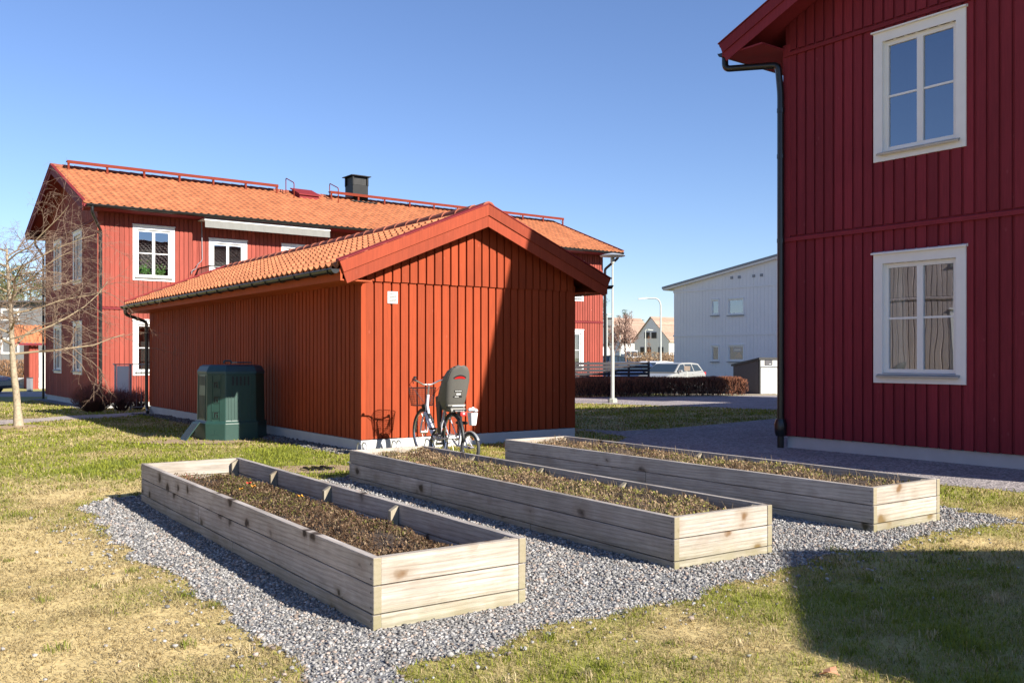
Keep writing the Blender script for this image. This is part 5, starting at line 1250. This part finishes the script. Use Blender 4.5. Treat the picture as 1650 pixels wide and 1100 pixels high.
def small_bike():
    Rr = .205; root = empty('bicycle', (-.545, 12.0, 0), math.atan2(.81, -.587) + .05, 'small child bicycle with orange wheel reflector and white basket', 'bicycle')
    wb = .72; w1 = wheel(root, 0, Rr, .022); wheel(root, wb, Rr, .022)
    o = MB()
    o.hexa([(-.04 + .0, -.02, Rr + .10), (.02, -.02, Rr + .13), (.02, -.012, Rr + .13), (-.04, -.012, Rr + .10), (-.055, -.02, Rr + .13), (.015, -.02, Rr + .158), (.015, -.012, Rr + .158), (-.055, -.012, Rr + .13)]); o.hexa([(-.16, -.03, Rr - .03), (-.13, -.03, Rr - .03), (-.13, -.022, Rr - .03), (-.16, -.022, Rr - .03), (-.16, -.03, Rr + .08), (-.12, -.03, Rr + .06), (-.12, -.022, Rr + .06), (-.16, -.022, Rr + .08)])
    o.build('reflector', M['orange'], root)
    fender(root, 0, Rr, R(60), R(150), M['galv'])
    m = MB(); m.tube([(0, .04, Rr), (.26, .03, .22), (.6, 0, .42), (.58, 0, .55)], .012, 8); m.tube([(0, -.04, Rr), (.26, -.03, .22)], .009, 6); m.tube([(.26, 0, .22), (.2, 0, .5)], .012, 8); m.tube([(0, .04, Rr), (.2, 0, .46)], .008, 6); m.tube([(0, -.04, Rr), (.2, 0, .46)], .008, 6)
    for s in (-1, 1): m.tube([(.6, 0, .45), (.66, s * .04, .38), (wb, s * .045, Rr)], .009, 6)
    m.build('frame', M['bikewhite'], root, smooth=True)
    h = MB(); h.tube([(.58, 0, .55), (.56, 0, .66)], .010, 6); h.tube([(.50, -.2, .74), (.56, -.08, .68), (.56, .08, .68), (.50, .2, .74)], .009, 6); h.build('handlebar', M['chrome'], root, smooth=True)
    s_ = MB(); s_.box(.1, .28, -.05, .05, .5, .54); s_.build('saddle', M['black'], root, bevel=.02)
    b = MB(); vs = []
    for (z, a) in ((.50, .036), (.665, .052)): vs += [(-.05 - a, -a, z), (-.05 + a, -a, z), (-.05 + a, a, z), (-.05 - a, a, z)]
    b.add(vs, [(3, 2, 1, 0), (0, 1, 5, 4), (1, 2, 6, 5), (2, 3, 7, 6), (3, 0, 4, 7)]); bo = b.build('basket', M['bagwhite'], root, bevel=.01); bo.modifiers.new('s', 'SOLIDIFY').thickness = .006
    g = MB(); r = random.Random(9)
    for (x, y, z, q) in ((-.07, -.03, .695, .032), (-.03, .02, .70, .034), (-.05, -.06, .69, .024), (-.03, -.02, .72, .022)):
        g.lathe([(q * math.sin(t), q * .8 * -math.cos(t)) for t in (.15, .7, 1.2, 1.6, 2.1, 2.6, 3.0)], 10, (x, y, z))
    for _ in range(5): a = r.uniform(0, 6.28); g.tube([(-.04, -.03, .70), (-.04 + .07 * math.cos(a), -.03 + .09 * math.sin(a), .70)], .01, 5)
    g.build('plastic_bag', M['bagwhite'], bo, smooth=True)
small_bike()
# bike rack
rk = empty('bicycle_rack', (-1.95, 11.78, 0), R(35.5), 'low galvanised bicycle rack with double wheel hoops in front of the shed gable', 'rack')
m = MB(); m.tube([(-.1, .14, .03), (1.12, .14, .03)], .016, 8); m.tube([(-.1, -.14, .03), (1.12, -.14, .03)], .016, 8); m.build('rail', M['galv'], rk)
for i in range(3):
    x = .02 + i * .50
    for dx in (-.035, .035):
        h = MB(); h.tube(arc_pipe([(x + dx - .02, -.14, .03), (x + dx, -.08, .28), (x + dx, .02, .30), (x + dx + .02, .14, .03)], 6), .008, 8); h.build('hoop', M['galv'], rk, smooth=True)

# ------------------------------------------------------------------ trees and shrubs
def bare_tree(root, h_trunk, r0, spread, levels, seed, lean=(0, 0), n_main=9, twig=.004, droop=0.0, up=.35, kids=(7, 6, 5), lens=(1.0, .52, .5)):
    r = random.Random(seed); trunk = MB(); limbs = MB(); tw = MB()
    pts = [Vector((0, 0, 0))]; d = Vector((lean[0], lean[1], 1)).normalized()
    for i in range(10): d = (d + Vector((r.gauss(0, .035), r.gauss(0, .035), .03))).normalized(); pts.append(pts[-1] + d * h_trunk / 10)
    rad = [r0 * 1.35] + [r0 * (1 - .075 * i) for i in range(1, 11)]
    trunk.tube(pts, rad, 12)
    def branch(p, d, L, q, lev):
        n = 6 if lev == 0 else 5 if lev == 1 else 4; ps = [p]; dd = d.normalized()
        for i in range(n):
            dd = (dd + Vector((r.gauss(0, .17), r.gauss(0, .17), r.gauss(0, .13) + up * .14 - droop * .1 * lev))).normalized(); ps.append(ps[-1] + dd * L / n)
        rr = [max(q * (1 - .72 * i / n), twig * .45) for i in range(n + 1)]
        (limbs if lev == 0 else tw).tube(ps, rr, 7 if lev == 0 else 4 if lev == 1 else 3, cap=False)
        if lev + 1 < levels:
            for _ in range(kids[min(lev, len(kids) - 1)]):
                t = r.uniform(.18, .98); i = min(int(t * n), n - 1); b = ps[i].lerp(ps[i + 1], t * n - i); ax = (ps[i + 1] - ps[i]).normalized()
                side = Vector((r.gauss(0, 1), r.gauss(0, 1), r.gauss(0, .7) + .25)); side = (side - ax * side.dot(ax)).normalized()
                branch(b, (ax * r.uniform(.35, .9) + side * r.uniform(.5, 1.0)), L * lens[min(lev + 1, len(lens) - 1)] * r.uniform(.6, 1.25), max(rr[i] * .6, twig), lev + 1)
    for k in range(n_main):
        t = .40 + .6 * (k + .5) / n_main; i = min(int(t * 10), 9); b = pts[i].lerp(pts[i + 1], t * 10 - i); a = k * 2.4 + r.uniform(-.4, .4)
        el = up + .25 * (k / n_main) + r.uniform(-.15, .15)
        branch(b, Vector((math.cos(a), math.sin(a), el)), spread * r.uniform(.75, 1.1) * (1.08 - .35 * t), r0 * .34 * (1.1 - .4 * t), 0)
    return trunk, limbs, tw
bx, by = P(30, 688)
tr = empty('bare_tree', (bx, by, 0), 0, 'leafless young tree with pale trunk and wide twiggy crown, in front of the left house', 'tree')
trunk, limbs, tw = bare_tree(tr, 3.5, .075, 2.35, 4, 5, n_main=21, kids=(10, 7, 4), lens=(1, .52, .42), twig=.0019, up=.22, droop=.9)
trunk.build('trunk', M['bark'], tr, smooth=True); limbs.build('limbs', plain('limb_bark', (.25, .19, .12), .85, var=.25, scale=12), tr, smooth=True); tw.build('twigs', plain('twig_bark_plain', (.17, .115, .08), .85, var=.2, scale=8), tr)
m = MB(); m.lathe([(.0, .03), (.3, .028), (.5, .004)], 24); m.v = [(x * (1 + .2 * math.sin(3 * math.atan2(y, x))), y, z) for x, y, z in m.v]; so_ = m.build('bare_soil', M['dry_soil'], None); so_.location = (bx, by, 0); tag(so_, kind='structure')

def twig_volume(n, box, base_spread, colr, seed, h=None, tip=None, thin=.004):
    """bundle of upright twigs filling a shape; returns V,F,C"""
    r = np.random.default_rng(seed); V = []; F = []; C = []
    return r
def hedge_mesh(F, L, wd, ht, n, seed, c1, c2, name, label, cat_, loc, rz, group=None, roundness=.12, wq=.006):
    r = np.random.default_rng(seed); x = r.random(n) * L; y = (r.random(n)) * wd; z = r.random(n) ** .8 * ht; top = ht * (1 - roundness * (2 * np.abs(y / wd - .5)) ** 2.5) * (1 - roundness * np.clip(1 - np.minimum(x, L - x) / .35, 0, 1) ** 2) * (.93 + .14 * fbm(x, y, 2.5, 3)); z = z * top / ht
    edge = (np.minimum(x, L - x) < .2) | (np.minimum(y, wd - y) < .15) | (z > top - .15); k = edge | (r.random(n) < .45); x, y, z, top = x[k], y[k], z[k], top[k]; n = len(x)
    l_ = .08 + .14 * r.random(n); t = r.random(n) * 6.283; ln_ = r.random(n) * .9; d = np.stack([np.cos(t) * ln_, np.sin(t) * ln_, np.ones(n)], 1); d /= np.linalg.norm(d, axis=1)[:, None]; d *= l_[:, None]
    a = r.random(n) * 6.283; pw = np.stack([np.cos(a), np.sin(a), 0 * a], 1) * wq; c0 = np.stack([x, y, np.minimum(z, top - l_ * .7)], 1)
    V = np.stack([c0 - pw, c0 + pw, c0 + d + pw * .3, c0 + d - pw * .3], 1).reshape(-1, 3); q = np.arange(n)[:, None] * 4 + np.arange(4)[None]
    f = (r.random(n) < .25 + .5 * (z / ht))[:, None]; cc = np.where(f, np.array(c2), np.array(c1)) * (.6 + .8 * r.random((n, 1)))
    o = npmesh(name, V, q, M['twig'], np.repeat(cc, 4, 0)); o.location = loc; o.rotation_euler = (0, 0, rz); return o
def hedge(x0, y0, ang, L, wd, ht, n, seed, label, c1=(.045, .024, .02), c2=(.30, .125, .07), group=None, wq=.008, name='hedge'):  # default dark twig tone has the hedge's shade put into the colour
    z = gz(y0 + math.sin(ang) * L / 2); root = empty(name, (x0, y0, z), ang, label, 'hedge', group)
    o = hedge_mesh(None, L, wd, ht, n, seed, c1, c2, 'foliage', label, 'hedge', (0, 0, 0), 0, wq=wq, roundness=.5 if name != 'hedge' else .12); o.parent = root
    m = MB(); r = random.Random(seed); k = int(L / .22)
    for i in range(k):
        bx_, by_ = (i + r.random()) * L / k, wd / 2 + r.gauss(0, .08)
        for _ in range(4): m.tube([(bx_, by_, 0), (bx_ + r.gauss(0, .06), by_ + r.gauss(0, .08), ht * .35), (bx_ + r.gauss(0, .14), by_ + r.gauss(0, .16), ht * .8)], [.012, .009, .005], 4, cap=False)
    m.build('stems', M['bark_dark'], root); return root
hx0, hx1 = (X(918, 37.3), 37.3), (X(1206, 39.8), 39.8); ang = math.atan2(hx1[1] - hx0[1], hx1[0] - hx0[0]); HLn = math.dist(hx0, hx1)
hedge(*hx0, ang, HLn, .9, .81, 42000, 61, 'long clipped leafless reddish brown hedge in front of the slat fence')
def bush(px, py, rad, ht, n, seed, label, name='shrub', c1=(.085, .035, .03), c2=(.26, .085, .06), group=None, wq=.0035):
    x, y = P(px, py); root = empty(name, (x, y, gz(y)), 0, label, 'shrub', group); r = random.Random(seed); m = MB(); m2 = MB()
    for i in range(n):
        a = r.random() * 6.283; s = r.random() ** .6; t = (rad * s * math.cos(a), rad * s * math.sin(a)); z = ht * (1 - .35 * s * s) * r.uniform(.55, 1.0); b = (t[0] * .25, t[1] * .25, 0); mid = (t[0] * .7 + r.gauss(0, .03), t[1] * .7 + r.gauss(0, .03), z * .5)
        tip = (t[0] + r.gauss(0, .04), t[1] + r.gauss(0, .04), z); m.tube([b, mid, tip], [wq * 1.8, wq * 1.3, wq * .6], 3, cap=False)
        for _ in range(4):
            u = r.uniform(.45, 1); p = Vector(mid).lerp(Vector(tip), u); q = p + Vector((r.gauss(0, .07), r.gauss(0, .07), abs(r.gauss(.08, .05)))); m2.tube([p, q], [wq * .8, wq * .4], 3, cap=False)
    m.build('branches', plain('shrub_bark', c1, .85, var=.2), root); m2.build('twigs', plain('shrub_twigs', c2, .85, var=.3), root); return root
bush(152, 664, .60, .80, 620, 3, 'rounded dense dark red leafless shrub left of the terrace railing')
bush(196, 662, .38, .68, 260, 4, 'open leafless red shrub growing in front of the terrace railing')
bush(222, 660, .36, .70, 220, 5, 'thin leafless red shrub between railing and shed downpipe')

def leafy_tree(name, px, d, py_top, wpx, label, seed, c1=(.03, .055, .018), c2=(.09, .12, .035), conifer=True, n=2600, group=None, trunkfrac=.25, base=None):
    x = X(px, d); zb = gz(d) if base is None else base; ht = Z(py_top, d) - zb; w = wpx * d / FOC / 2; root = empty(name, (x, d, zb), 0, label, 'tree', group); r = np.random.default_rng(seed)
    m = MB(); m.tube([(0, 0, 0), (.02 * ht, 0, ht * .5), (0, 0, ht * .93)], [ht * .022, ht * .015, ht * .004], 7)
    for i in range(14):
        z = ht * (trunkfrac + (.9 - trunkfrac) * i / 14); a = i * 2.4; q = w * (.8 if not conifer else (1.1 - z / ht)); m.tube([(0, 0, z), (q * math.cos(a), q * math.sin(a), z + .05 * ht)], [ht * .006, ht * .002], 4, cap=False)
    m.build('trunk', M['bark_dark'], root)
    # clumps
    nc = 46; cz = trunkfrac + (1 - trunkfrac) * r.random(nc) ** (1.15 if conifer else .8); ang_ = r.random(nc) * 6.283
    prof = (1.05 - cz) ** .75 * 1.25 if conifer else np.sqrt(np.clip(1 - ((cz - .62) / .42) ** 2, .05, 1)); rad_ = w * prof * np.sqrt(r.random(nc)); cx_, cy_ = rad_ * np.cos(ang_), rad_ * np.sin(ang_)
    k = r.integers(0, nc, n); sig = w * .20 + .012 * ht; p = np.stack([cx_[k], cy_[k], cz[k] * ht], 1) + r.normal(0, 1, (n, 3)) * sig * np.array([1, 1, .55]); p[:, 2] = np.minimum(p[:, 2], ht * 1.0)
    s = sig * .30; t = r.normal(size=(n, 3)); t /= np.linalg.norm(t, axis=1)[:, None]; b = np.cross(t, r.normal(size=(n, 3))); b /= np.linalg.norm(b, axis=1)[:, None]
    V = np.stack([p - t * s, p + b * s * .7, p + t * s], 1).reshape(-1, 3); F = np.arange(3 * n).reshape(-1, 3); cl = r.random(nc)[k][:, None]; cc = (np.array(c1) * (1 - cl) + np.array(c2) * cl) * (.7 + .6 * r.random((n, 1)))
    o = npmesh('crown', V, F, M['leaf'], np.repeat(cc, 3, 0), root); return root
G1 = 'pines on the hill at the left'
for i, (px, d, top, w_, lab) in enumerate(((-60, 110, 430, 90, 'pine far outside the left edge of the hill'), (-15, 105, 436, 70, 'tall pine at the left picture edge above the grey building'), (22, 115, 428, 62, 'tallest hill pine seen through the bare tree'), (48, 100, 441, 60, 'bushy olive pine right of the tallest hill pine'), (70, 118, 458, 44, 'lower pine close to the left house wall'), (8, 92, 462, 60, 'low pine directly above the grey building roof'), (95, 110, 480, 60, 'pine hidden behind the left house'))):
    leafy_tree('pine_tree', px, d, top, w_, lab, 70 + i, (.07, .085, .03), (.20, .19, .08), False, 2600, G1, .12)
for i, (px, d, top, w_, lab) in enumerate(((972, 150, 478, 26, 'tall dark conifer close to the right end of the sunlit house'), (1006, 190, 499, 16, 'pointed conifer above the distant brown roofs'), (1035.5, 200, 515, 5, 'tiny conifer between the two distant roofs'), (996, 200, 508, 7, 'small conifer left of the pointed one'), (1014, 195, 507, 9, 'low conifer right of the pointed one'))):
    leafy_tree('conifer', px, d, top, w_, lab, 90 + i, (.03, .06, .02), (.10, .13, .05), True, 1800, 'distant conifers', .08)
leafy_tree('columnar_tree', 1045.5, 96, 541, 9, 'narrow tree with dry orange leaves in front of the gabled house', 99, (.35, .13, .04), (.50, .22, .08), True, 900, None, .05)
# bare street trees
def far_bare(px, d, top, label, seed, spread):
    x = X(px, d); ht = Z(top, d) - gz(d); root = empty('bare_street_tree', (x, d, gz(d)), 0, label, 'tree', 'leafless street trees'); t, l, w_ = bare_tree(root, ht * .85, .12, spread, 3, seed, n_main=12, kids=(9, 7), lens=(1, .5), twig=.022, up=1.0)
    for mb_, nm, c in ((t, 'trunk', (.14, .09, .07)), (l, 'limbs', (.18, .11, .085)), (w_, 'twigs', (.22, .13, .10))): mb_.build(nm, plain(nm + '_bark_far', c, .9), root)
far_bare(1009, 84, 519, 'leafless reddish street tree in front of the distant brown roofs', 12, 1.9)
far_bare(990, 100, 530, 'smaller leafless tree beside the lamp post', 13, 1.6)
# tan shrubs far
for i, (px, d, w_, hp, lab) in enumerate(((1056, 88, 5.4, 567, 'wide tan leafless shrub mound before the gabled house'), (1084, 90, 2.4, 571, 'small tan shrub at the corner of the white building'), (1000, 92, 6.0, 576, 'tan hedge below the street trees'), (1030, 90, 3.5, 575, 'low tan shrub behind the white van'))):
    hedge(X(px, d) - w_ / 2, d, 0, w_, 2.2, Z(hp, d) - gz(d), 5000, 120 + i, lab, (.20, .13, .085), (.34, .23, .14), 'tan shrubs in the distance', .03, 'tan_shrub')
# brown bank hedge on the left
hedge(X(-40, 55), 55, 0, 4.0, 1.4, 1.55, 9000, 131, 'tall brown beech hedge above the stone wall at the left', (.16, .09, .05), (.30, .17, .09), None, .02, 'beech_hedge')

# ------------------------------------------------------------------ lamp posts, signs, fence, small things
def tall_lamp():
    x, y = P(987, 648.5); d = y; zt = Z(409, d) - gz(d); root = empty('park_lamp', (x, y, gz(y)), 0, 'tall grey park lamp post with flat round head, right of the sunlit house', 'street lamp')
    zc = Z(565, d) - gz(d); m = MB(); m.lathe([(.066, -.2), (.066, zc - .08), (.055, zc), (.034, zc + .06), (.030, zt - .35)], 14); m.build('pole', M['lamp_grey'], root, smooth=True)
    b = MB(); b.lathe([(.17, -.1), (.17, .12), (.13, .16)], 8); b.build('base', plain('concrete_lamp_foot', (.36, .37, .30), .9), root)
    h = MB(); h.lathe([(.05, zt - .36), (.075, zt - .30), (.075, zt - .16), (.06, zt - .12)], 14); h.build('neck', M['lamp_grey'], root, smooth=True)
    k = MB(); k.lathe([(.08, zt - .13), (.44, zt - .09), (.46, zt - .07), (.30, zt - .02), (.10, zt + .02), (.03, zt + .03)], 24); k.build('lamp_head', plain('lamp_head_grey', (.36, .38, .42), .5), root, smooth=True)
tall_lamp()
def street(px, d, top, arm, label, r0=.06, bracket=.5):
    x = X(px, d); zt = Z(top, d) - gz(d); root = empty('street_lamp', (x, d, gz(d)), 0, label, 'street lamp', 'street lamps on the far road')
    m = MB(); a = arm * d / FOC; pts = [(0, 0, 0), (0, 0, zt - abs(a) * .55)] 
    n = 6
    for i in range(1, n + 1): t = math.pi / 2 * i / n; pts.append((a * .45 * (1 - math.cos(t)), 0, zt - abs(a) * .55 + abs(a) * .55 * math.sin(t)))
    pts.append((a, 0, zt)); m.tube(pts, [r0 * 1.3] + [r0 * .8] * (len(pts) - 1), 8); m.build('pole', M['lamp_grey'], root, smooth=True)
    h = MB(); s = 1 if a > 0 else -1; e = .6; h.hexa([(a, -.12, zt - .05), (a + s * e, -.1, zt - .09), (a + s * e, .1, zt - .09), (a, .12, zt - .05), (a, -.1, zt + .07), (a + s * e, -.08, zt + .0), (a + s * e, .08, zt + .0), (a, .1, zt + .07)]); h.build('lamp_head', M['lamp_grey'], root)
street(1064.5, 62, 480.5, -22, 'tall street lamp with long curved arm left of the white building')
street(1040, 110, 531, 4, 'short street lamp in front of the gabled house windows')
street(999, 110, 524, -5, 'short street lamp in front of the wide brown roof')
street(978, 95, 506, .1, 'plain thin pole beside the red house corner')
street(1016, 92, 546, -.1, 'thin pole in front of the leafless street tree')
# slat fence
fx0, fx1 = (X(915, 40), 40.0), (X(1046, 41), 41.0); fa = math.atan2(fx1[1] - fx0[1], fx1[0] - fx0[0]); fl_ = math.dist(fx0, fx1); zf_ = gz(40.5)
fe = empty('slat_fence', (*fx0, zf_), fa, 'dark horizontal slat fence behind the hedge', 'fence'); zt_ = Z(582, 40.5) - zf_
m = MB(); k = 9
for i in range(k): z = .12 + (zt_ - .12) * i / k; m.box(0, fl_, -.012, .012, z, z + (zt_ - .12) / k * .76)
m.build('slats', M['fence'], fe); m = MB()
for i in range(5): x = fl_ * i / 4; m.box(x - .04, x + .04, .013, .09, 0, zt_)
m.build('post', M['fence'], fe)
# info post
x = X(1107, 42.5); ip = empty('sign_post', (x, 42.5, gz(42.5)), 0, 'small square sign on a short post in front of the silver car', 'sign'); zt_ = Z(589.5, 42.5) - gz(42.5)
m = MB(); m.box(-.03, .03, -.03, .03, 0, zt_ - .05); m.build('post', M['lamp_grey'], ip); m = MB(); m.box(-.14, .14, -.05, -.031, zt_ - .22, zt_); m.build('sign_plate', plain('brownish_sign_plate', (.28, .22, .17), .6), ip)
# bin enclosure
def enclosure():
    d = 42.3; F = Frame(X(1223.5, d), d, 22); root = empty('bin_enclosure', (*F.o, gz(d)), F.t, 'pale grey bin enclosure with dark side wall and slanted black roof', 'bin enclosure')
    h1 = Z(577.5, d) - gz(d); h2 = Z(588, d) - gz(d); Ld = 2.0
    m = MB(); m.prism([(0.06, 0), (Ld, 0), (Ld, h2 - .06), (0.06, h1 - .06)], 0.0, .04, lambda p, q, a: (a, p, q)); m.build('side_wall', M['darkwall'], root)
    m = MB(); siding(m, lambda s, n, z: (s, -n, z), .08, .98, .03, lambda s: 1.22, [], .11, .09, .012); siding(m, lambda s, n, z: (s, -n, z), 1.04, 2.0, .03, lambda s: 1.22, [], .11, .09, .012); m.build('door', M['lightdoor'], root)
    m = MB(); m.box(.06, 2.05, .0, .04, 1.27, h1 - .04); m.box(.06, 2.05, .03, .06, 0, 1.27); fr = m.build('front_panel', M['lightdoor'], root)
    m = MB(); m.box(.30, .72, -.03, -.002, 1.33, 1.56); m.build('hatch', M['darkwall'], root, bevel=.01); m = MB(); m.box(.52, .62, -.045, -.031, 1.37, 1.41); m.build('hatch_handle', M['galv'], root)
    m = MB(); m.box(.40, .60, -.03, -.02, .98, 1.19); m.build('notice', M['white'], root); m = MB(); m.add([(.44, -.032, 1.02), (.56, -.032, 1.02), (.50, -.032, 1.10)], [(0, 1, 2)]); m.box(.485, .515, -.033, -.031, 1.10, 1.16); m.build('notice_symbol', M['mark'], root)
    m = MB(); m.box(0, .055, -.03, .03, 0, h1 - .03); m.box(0, .05, Ld - .05, Ld, 0, h2 - .03); m.prism([(-.06, h1 - .05), (Ld + .12, h2 - .07), (Ld + .12, h2 + .02), (-.06, h1 + .05)], -.05, 2.1, lambda p, q, a: (a, p, q)); m.build('roof', M['black'], root)
    b = MB(); b.box(.08, .98, -.025, -.013, 1.225, 1.262); b.box(1.04, 2.0, -.025, -.013, 1.225, 1.262); b.build('door_rail', M['darkwall'], root)
enclosure()
# terrace railing
tx, ty = X(186, 26.3), 26.3; tr_ = empty('terrace_railing', (tx, ty, gz(ty)), R(25), 'grey metal terrace railing with white screen between left house and shed', 'railing'); zt_ = Z(586, 26.3) - gz(ty)
m = MB(); m.box(-.05, 1.6, -.03, .03, zt_ - .03, zt_); m.box(-.04, 0, -.03, 1.3, zt_ - .03, zt_); m.build('handrail', M['grey_metal'], tr_)
m = MB(); m.box(.37, .43, -.03, .03, 0, zt_ - .03); m.build('post', M['grey_metal'], tr_); m = MB(); m.box(-.03, .03, -.03, .03, 0, zt_ - .03); m.build('post', M['galv'], tr_)
m = MB()
for i in range(8): m.box(.55 + i * .13, .562 + i * .13, -.006, .006, .1, zt_ - .03)
m.box(.43, 1.6, -.01, .01, .08, .11); m.build('baluster', M['grey_metal'], tr_); m = MB(); m.box(.04, .36, -.006, .006, .15, zt_ - .06); m.build('screen', M['white'], tr_)
# grey bollard box left
x = X(48, 47.); bb_ = empty('bollard', (x, 47., gz(47.)), 0, 'small dark grey box bollard beside the entrance porch', 'bollard'); m = MB(); m.box(-.11, .11, -.11, .11, 0, .66); m.build('body', M['grey_metal'], bb_, bevel=.01); m = MB(); m.box(-.12, .12, -.12, .12, .66, .71); m.build('cap', M['darkwall'], bb_, bevel=.01)
# leaf on the lawn
x, y = P(1338, 1092); m = MB(); vs = [(0, 0, .03)]
for j in range(11): t = 6.283 * j / 11; q = .045 * (1 if j % 2 else .62); vs.append((q * 1.3 * math.cos(t), q * .8 * math.sin(t), .03 + .012 * math.sin(2 * t)))
m.add(vs, [(0, j + 1, (j + 1) % 11 + 1) for j in range(11)]); o = m.build('dead_leaf', plain('dead_leaf', (.42, .20, .11), .8), None); o.location = (x, y, 0); o.rotation_euler = (0, 0, .4); o.modifiers.new('s', 'SOLIDIFY').thickness = .002; tag(o, 'curled brown dead leaf lying on the lawn at the bottom edge', 'leaf')

# ------------------------------------------------------------------ cars
def car(x, y, rz, mat, label, L=4.7, W_=1.82, Ht=1.46, wagon=True, group='parked cars'):
    root = empty('parked_car', (x, y, gz(y)), rz, label, 'car', group)
    # local x forward; loft the body in y with side profile
    lo = [(-2.33, .42), (-2.36, .72), (-2.28, .98), (-1.0, 1.0), (.75, .97), (1.35, .92), (2.1, .78), (2.34, .62), (2.38, .35), (2.2, .22), (-2.2, .22)]
    m = MB(); n = len(lo); k = L / 4.7; secs = []
    for (yy, sc, dz) in ((-.5, .985, -.10), (-.47, 1.0, -.02), (-.40, 1.0, 0), (.40, 1.0, 0), (.47, 1.0, -.02), (.5, .985, -.10)):
        secs.append([(p * k * sc, yy * W_, (q + (dz if q > .6 else -dz * .3))) for p, q in lo])
    vs = [v for s in secs for v in s]; fs = [tuple(range(n)), tuple(range(5 * n, 6 * n))[::-1]] + [(i * n + j, i * n + n + j, i * n + n + (j + 1) % n, i * n + (j + 1) % n) for i in range(5) for j in range(n)]
    m.add(vs, fs); m.build('body', mat, root, bevel=.03)
    gh = [(-2.2 if wagon else -1.7, .98), (-1.85 if wagon else -1.2, Ht - .06), (-1.0, Ht), (-.1, Ht - .005), (.25, Ht - .05), (1.15, .96)]; g = MB(); n = len(gh); wt = .36; wb_ = .465
    def gy(z): t = (z - .95) / (Ht - .95); return (wb_ + (wt - wb_) * t) * W_
    vs = [(p * k, -gy(q), q) for p, q in gh] + [(p * k, gy(q), q) for p, q in gh]; g.add(vs, [tuple(range(n))[::-1], tuple(range(n, 2 * n))] + [(j, j + 1, n + j + 1, n + j) for j in range(n - 1)]); g.build('roof', mat, root, bevel=.02)
    w = MB(); e = .008
    for s in (-1, 1):
        for q in ([(.95, 1.0), (.28, Ht - .10), (-.10, Ht - .08), (-.10, 1.0)], [(-.2, 1.0), (-.2, Ht - .08), (-.95, Ht - .08), (-1.02, 1.0)], [(-1.12, 1.0), (-1.05, Ht - .09), (-1.7, Ht - .12), (-2.0, 1.04)]):
            w.add([(p * k, s * (gy(z) + e), z) for p, z in q], [(0, 1, 2, 3)])
    def gx(t, y_): p = (1.15 + (.25 - 1.15) * t) * k; z = .96 + (Ht - .05 - .96) * t; return (p + .012, y_ * W_, z + .010)
    w.add([gx(.06, -.43), gx(.06, .43), gx(.93, .345), gx(.93, -.345)], [(0, 1, 2, 3)])
    a, b = gh[0], gh[1]
    rz_ = lambda t, y_: ((a[0] + (b[0] - a[0]) * t) * k - .012, y_ * W_, a[1] + (b[1] - a[1]) * t + .006)
    w.add([rz_(.15, -.42), rz_(.15, .42), rz_(.9, .35), rz_(.9, -.35)], [(0, 1, 2, 3)]); w.build('window', plain('dark_car_window', (.03, .045, .06), .05, 0, .05, spec=.9), root)
    for (xx) in (1.45, -1.35):
        for s in (-1, 1):
            t = MB(); Tm = lambda px_, py_, pz_, xx=xx, s=s: (xx * k + px_, s * (W_ / 2 - .10) + pz_ * s, .33 + py_); t.lathe([(.22, -.10), (.31, -.10), (.33, -.07), (.33, .07), (.31, .10), (.22, .10)], 24, m=Tm); to = t.build('wheel', M['rubber'], root)
            q = MB(); q.lathe([(.22, .06), (.215, .105), (.06, .11)], 20, m=Tm); q.build('rim', M['galv'], to); sp = MB()
            for i in range(5): c, sn = math.cos(i * 1.2566), math.sin(i * 1.2566); sp.tube([Tm(.04 * c, .04 * sn, .112), Tm(.2 * c, .2 * sn, .108)], .02, 4)
            sp.build('spokes', M['galv'], to)
            ar = MB(); ar.lathe([(.375, -.02), (.375, .028)], 24, m=Tm); ar.build('wheel_arch', M['black'], root)
    for s in (-1, 1):
        h = MB(); h.box(2.12 * k, 2.33 * k, s * .30 * W_, s * .47 * W_, .62, .74); h.build('headlight', M['glass_side'] if 0 else M['chrome'], root, bevel=.02)
        h = MB(); h.box(-2.36 * k, -2.18 * k, min(s * .36 * W_, s * .495 * W_), max(s * .36 * W_, s * .495 * W_), .80, .96); h.build('tail_light', M['redplastic'], root, bevel=.02)
        h = MB(); h.hexa([(.72, s * (.47 * W_), .98), (.86, s * .47 * W_, .98), (.86, s * .59 * W_, .98), (.72, s * .59 * W_, .98), (.72, s * .48 * W_, 1.1), (.82, s * .48 * W_, 1.1), (.82, s * .58 * W_, 1.1), (.72, s * .58 * W_, 1.1)]); h.build('mirror', mat, root, bevel=.02)
        h = MB(); 
        for xx in (.05, -.85): h.box(xx, xx + .2, min(s * .498 * W_, s * .512 * W_), max(s * .498 * W_, s * .512 * W_), .86, .885)
        h.build('door_handle', mat, root)
    return root
car(X(1080, 47.5), 47.5, math.atan2(-.80, -.60), M['silver'], 'silver estate car parked behind the hedge in front of the white building')
car(X(1047, 56), 56, math.atan2(-.80, -.60), M['carwhite'], 'white car whose roof shows just left of the silver car')
car(X(992, 47.5), 47.5, math.atan2(-.6, -.8), M['carblue'], 'dark blue car hidden behind the slat fence, only its roof showing', Ht=1.5)
car(X(-72, 43.5), 43.5, R(180) + R(182), M['carblack'], 'black car cut by the left picture edge, one wheel visible')
car(X(997, 86), 86, 0, M['carblack'], 'distant black car beside the leafless street tree', Ht=1.6)
car(X(1019, 118), 118, R(80), M['carwhite'], 'distant white car behind the tan shrubs', Ht=1.9)
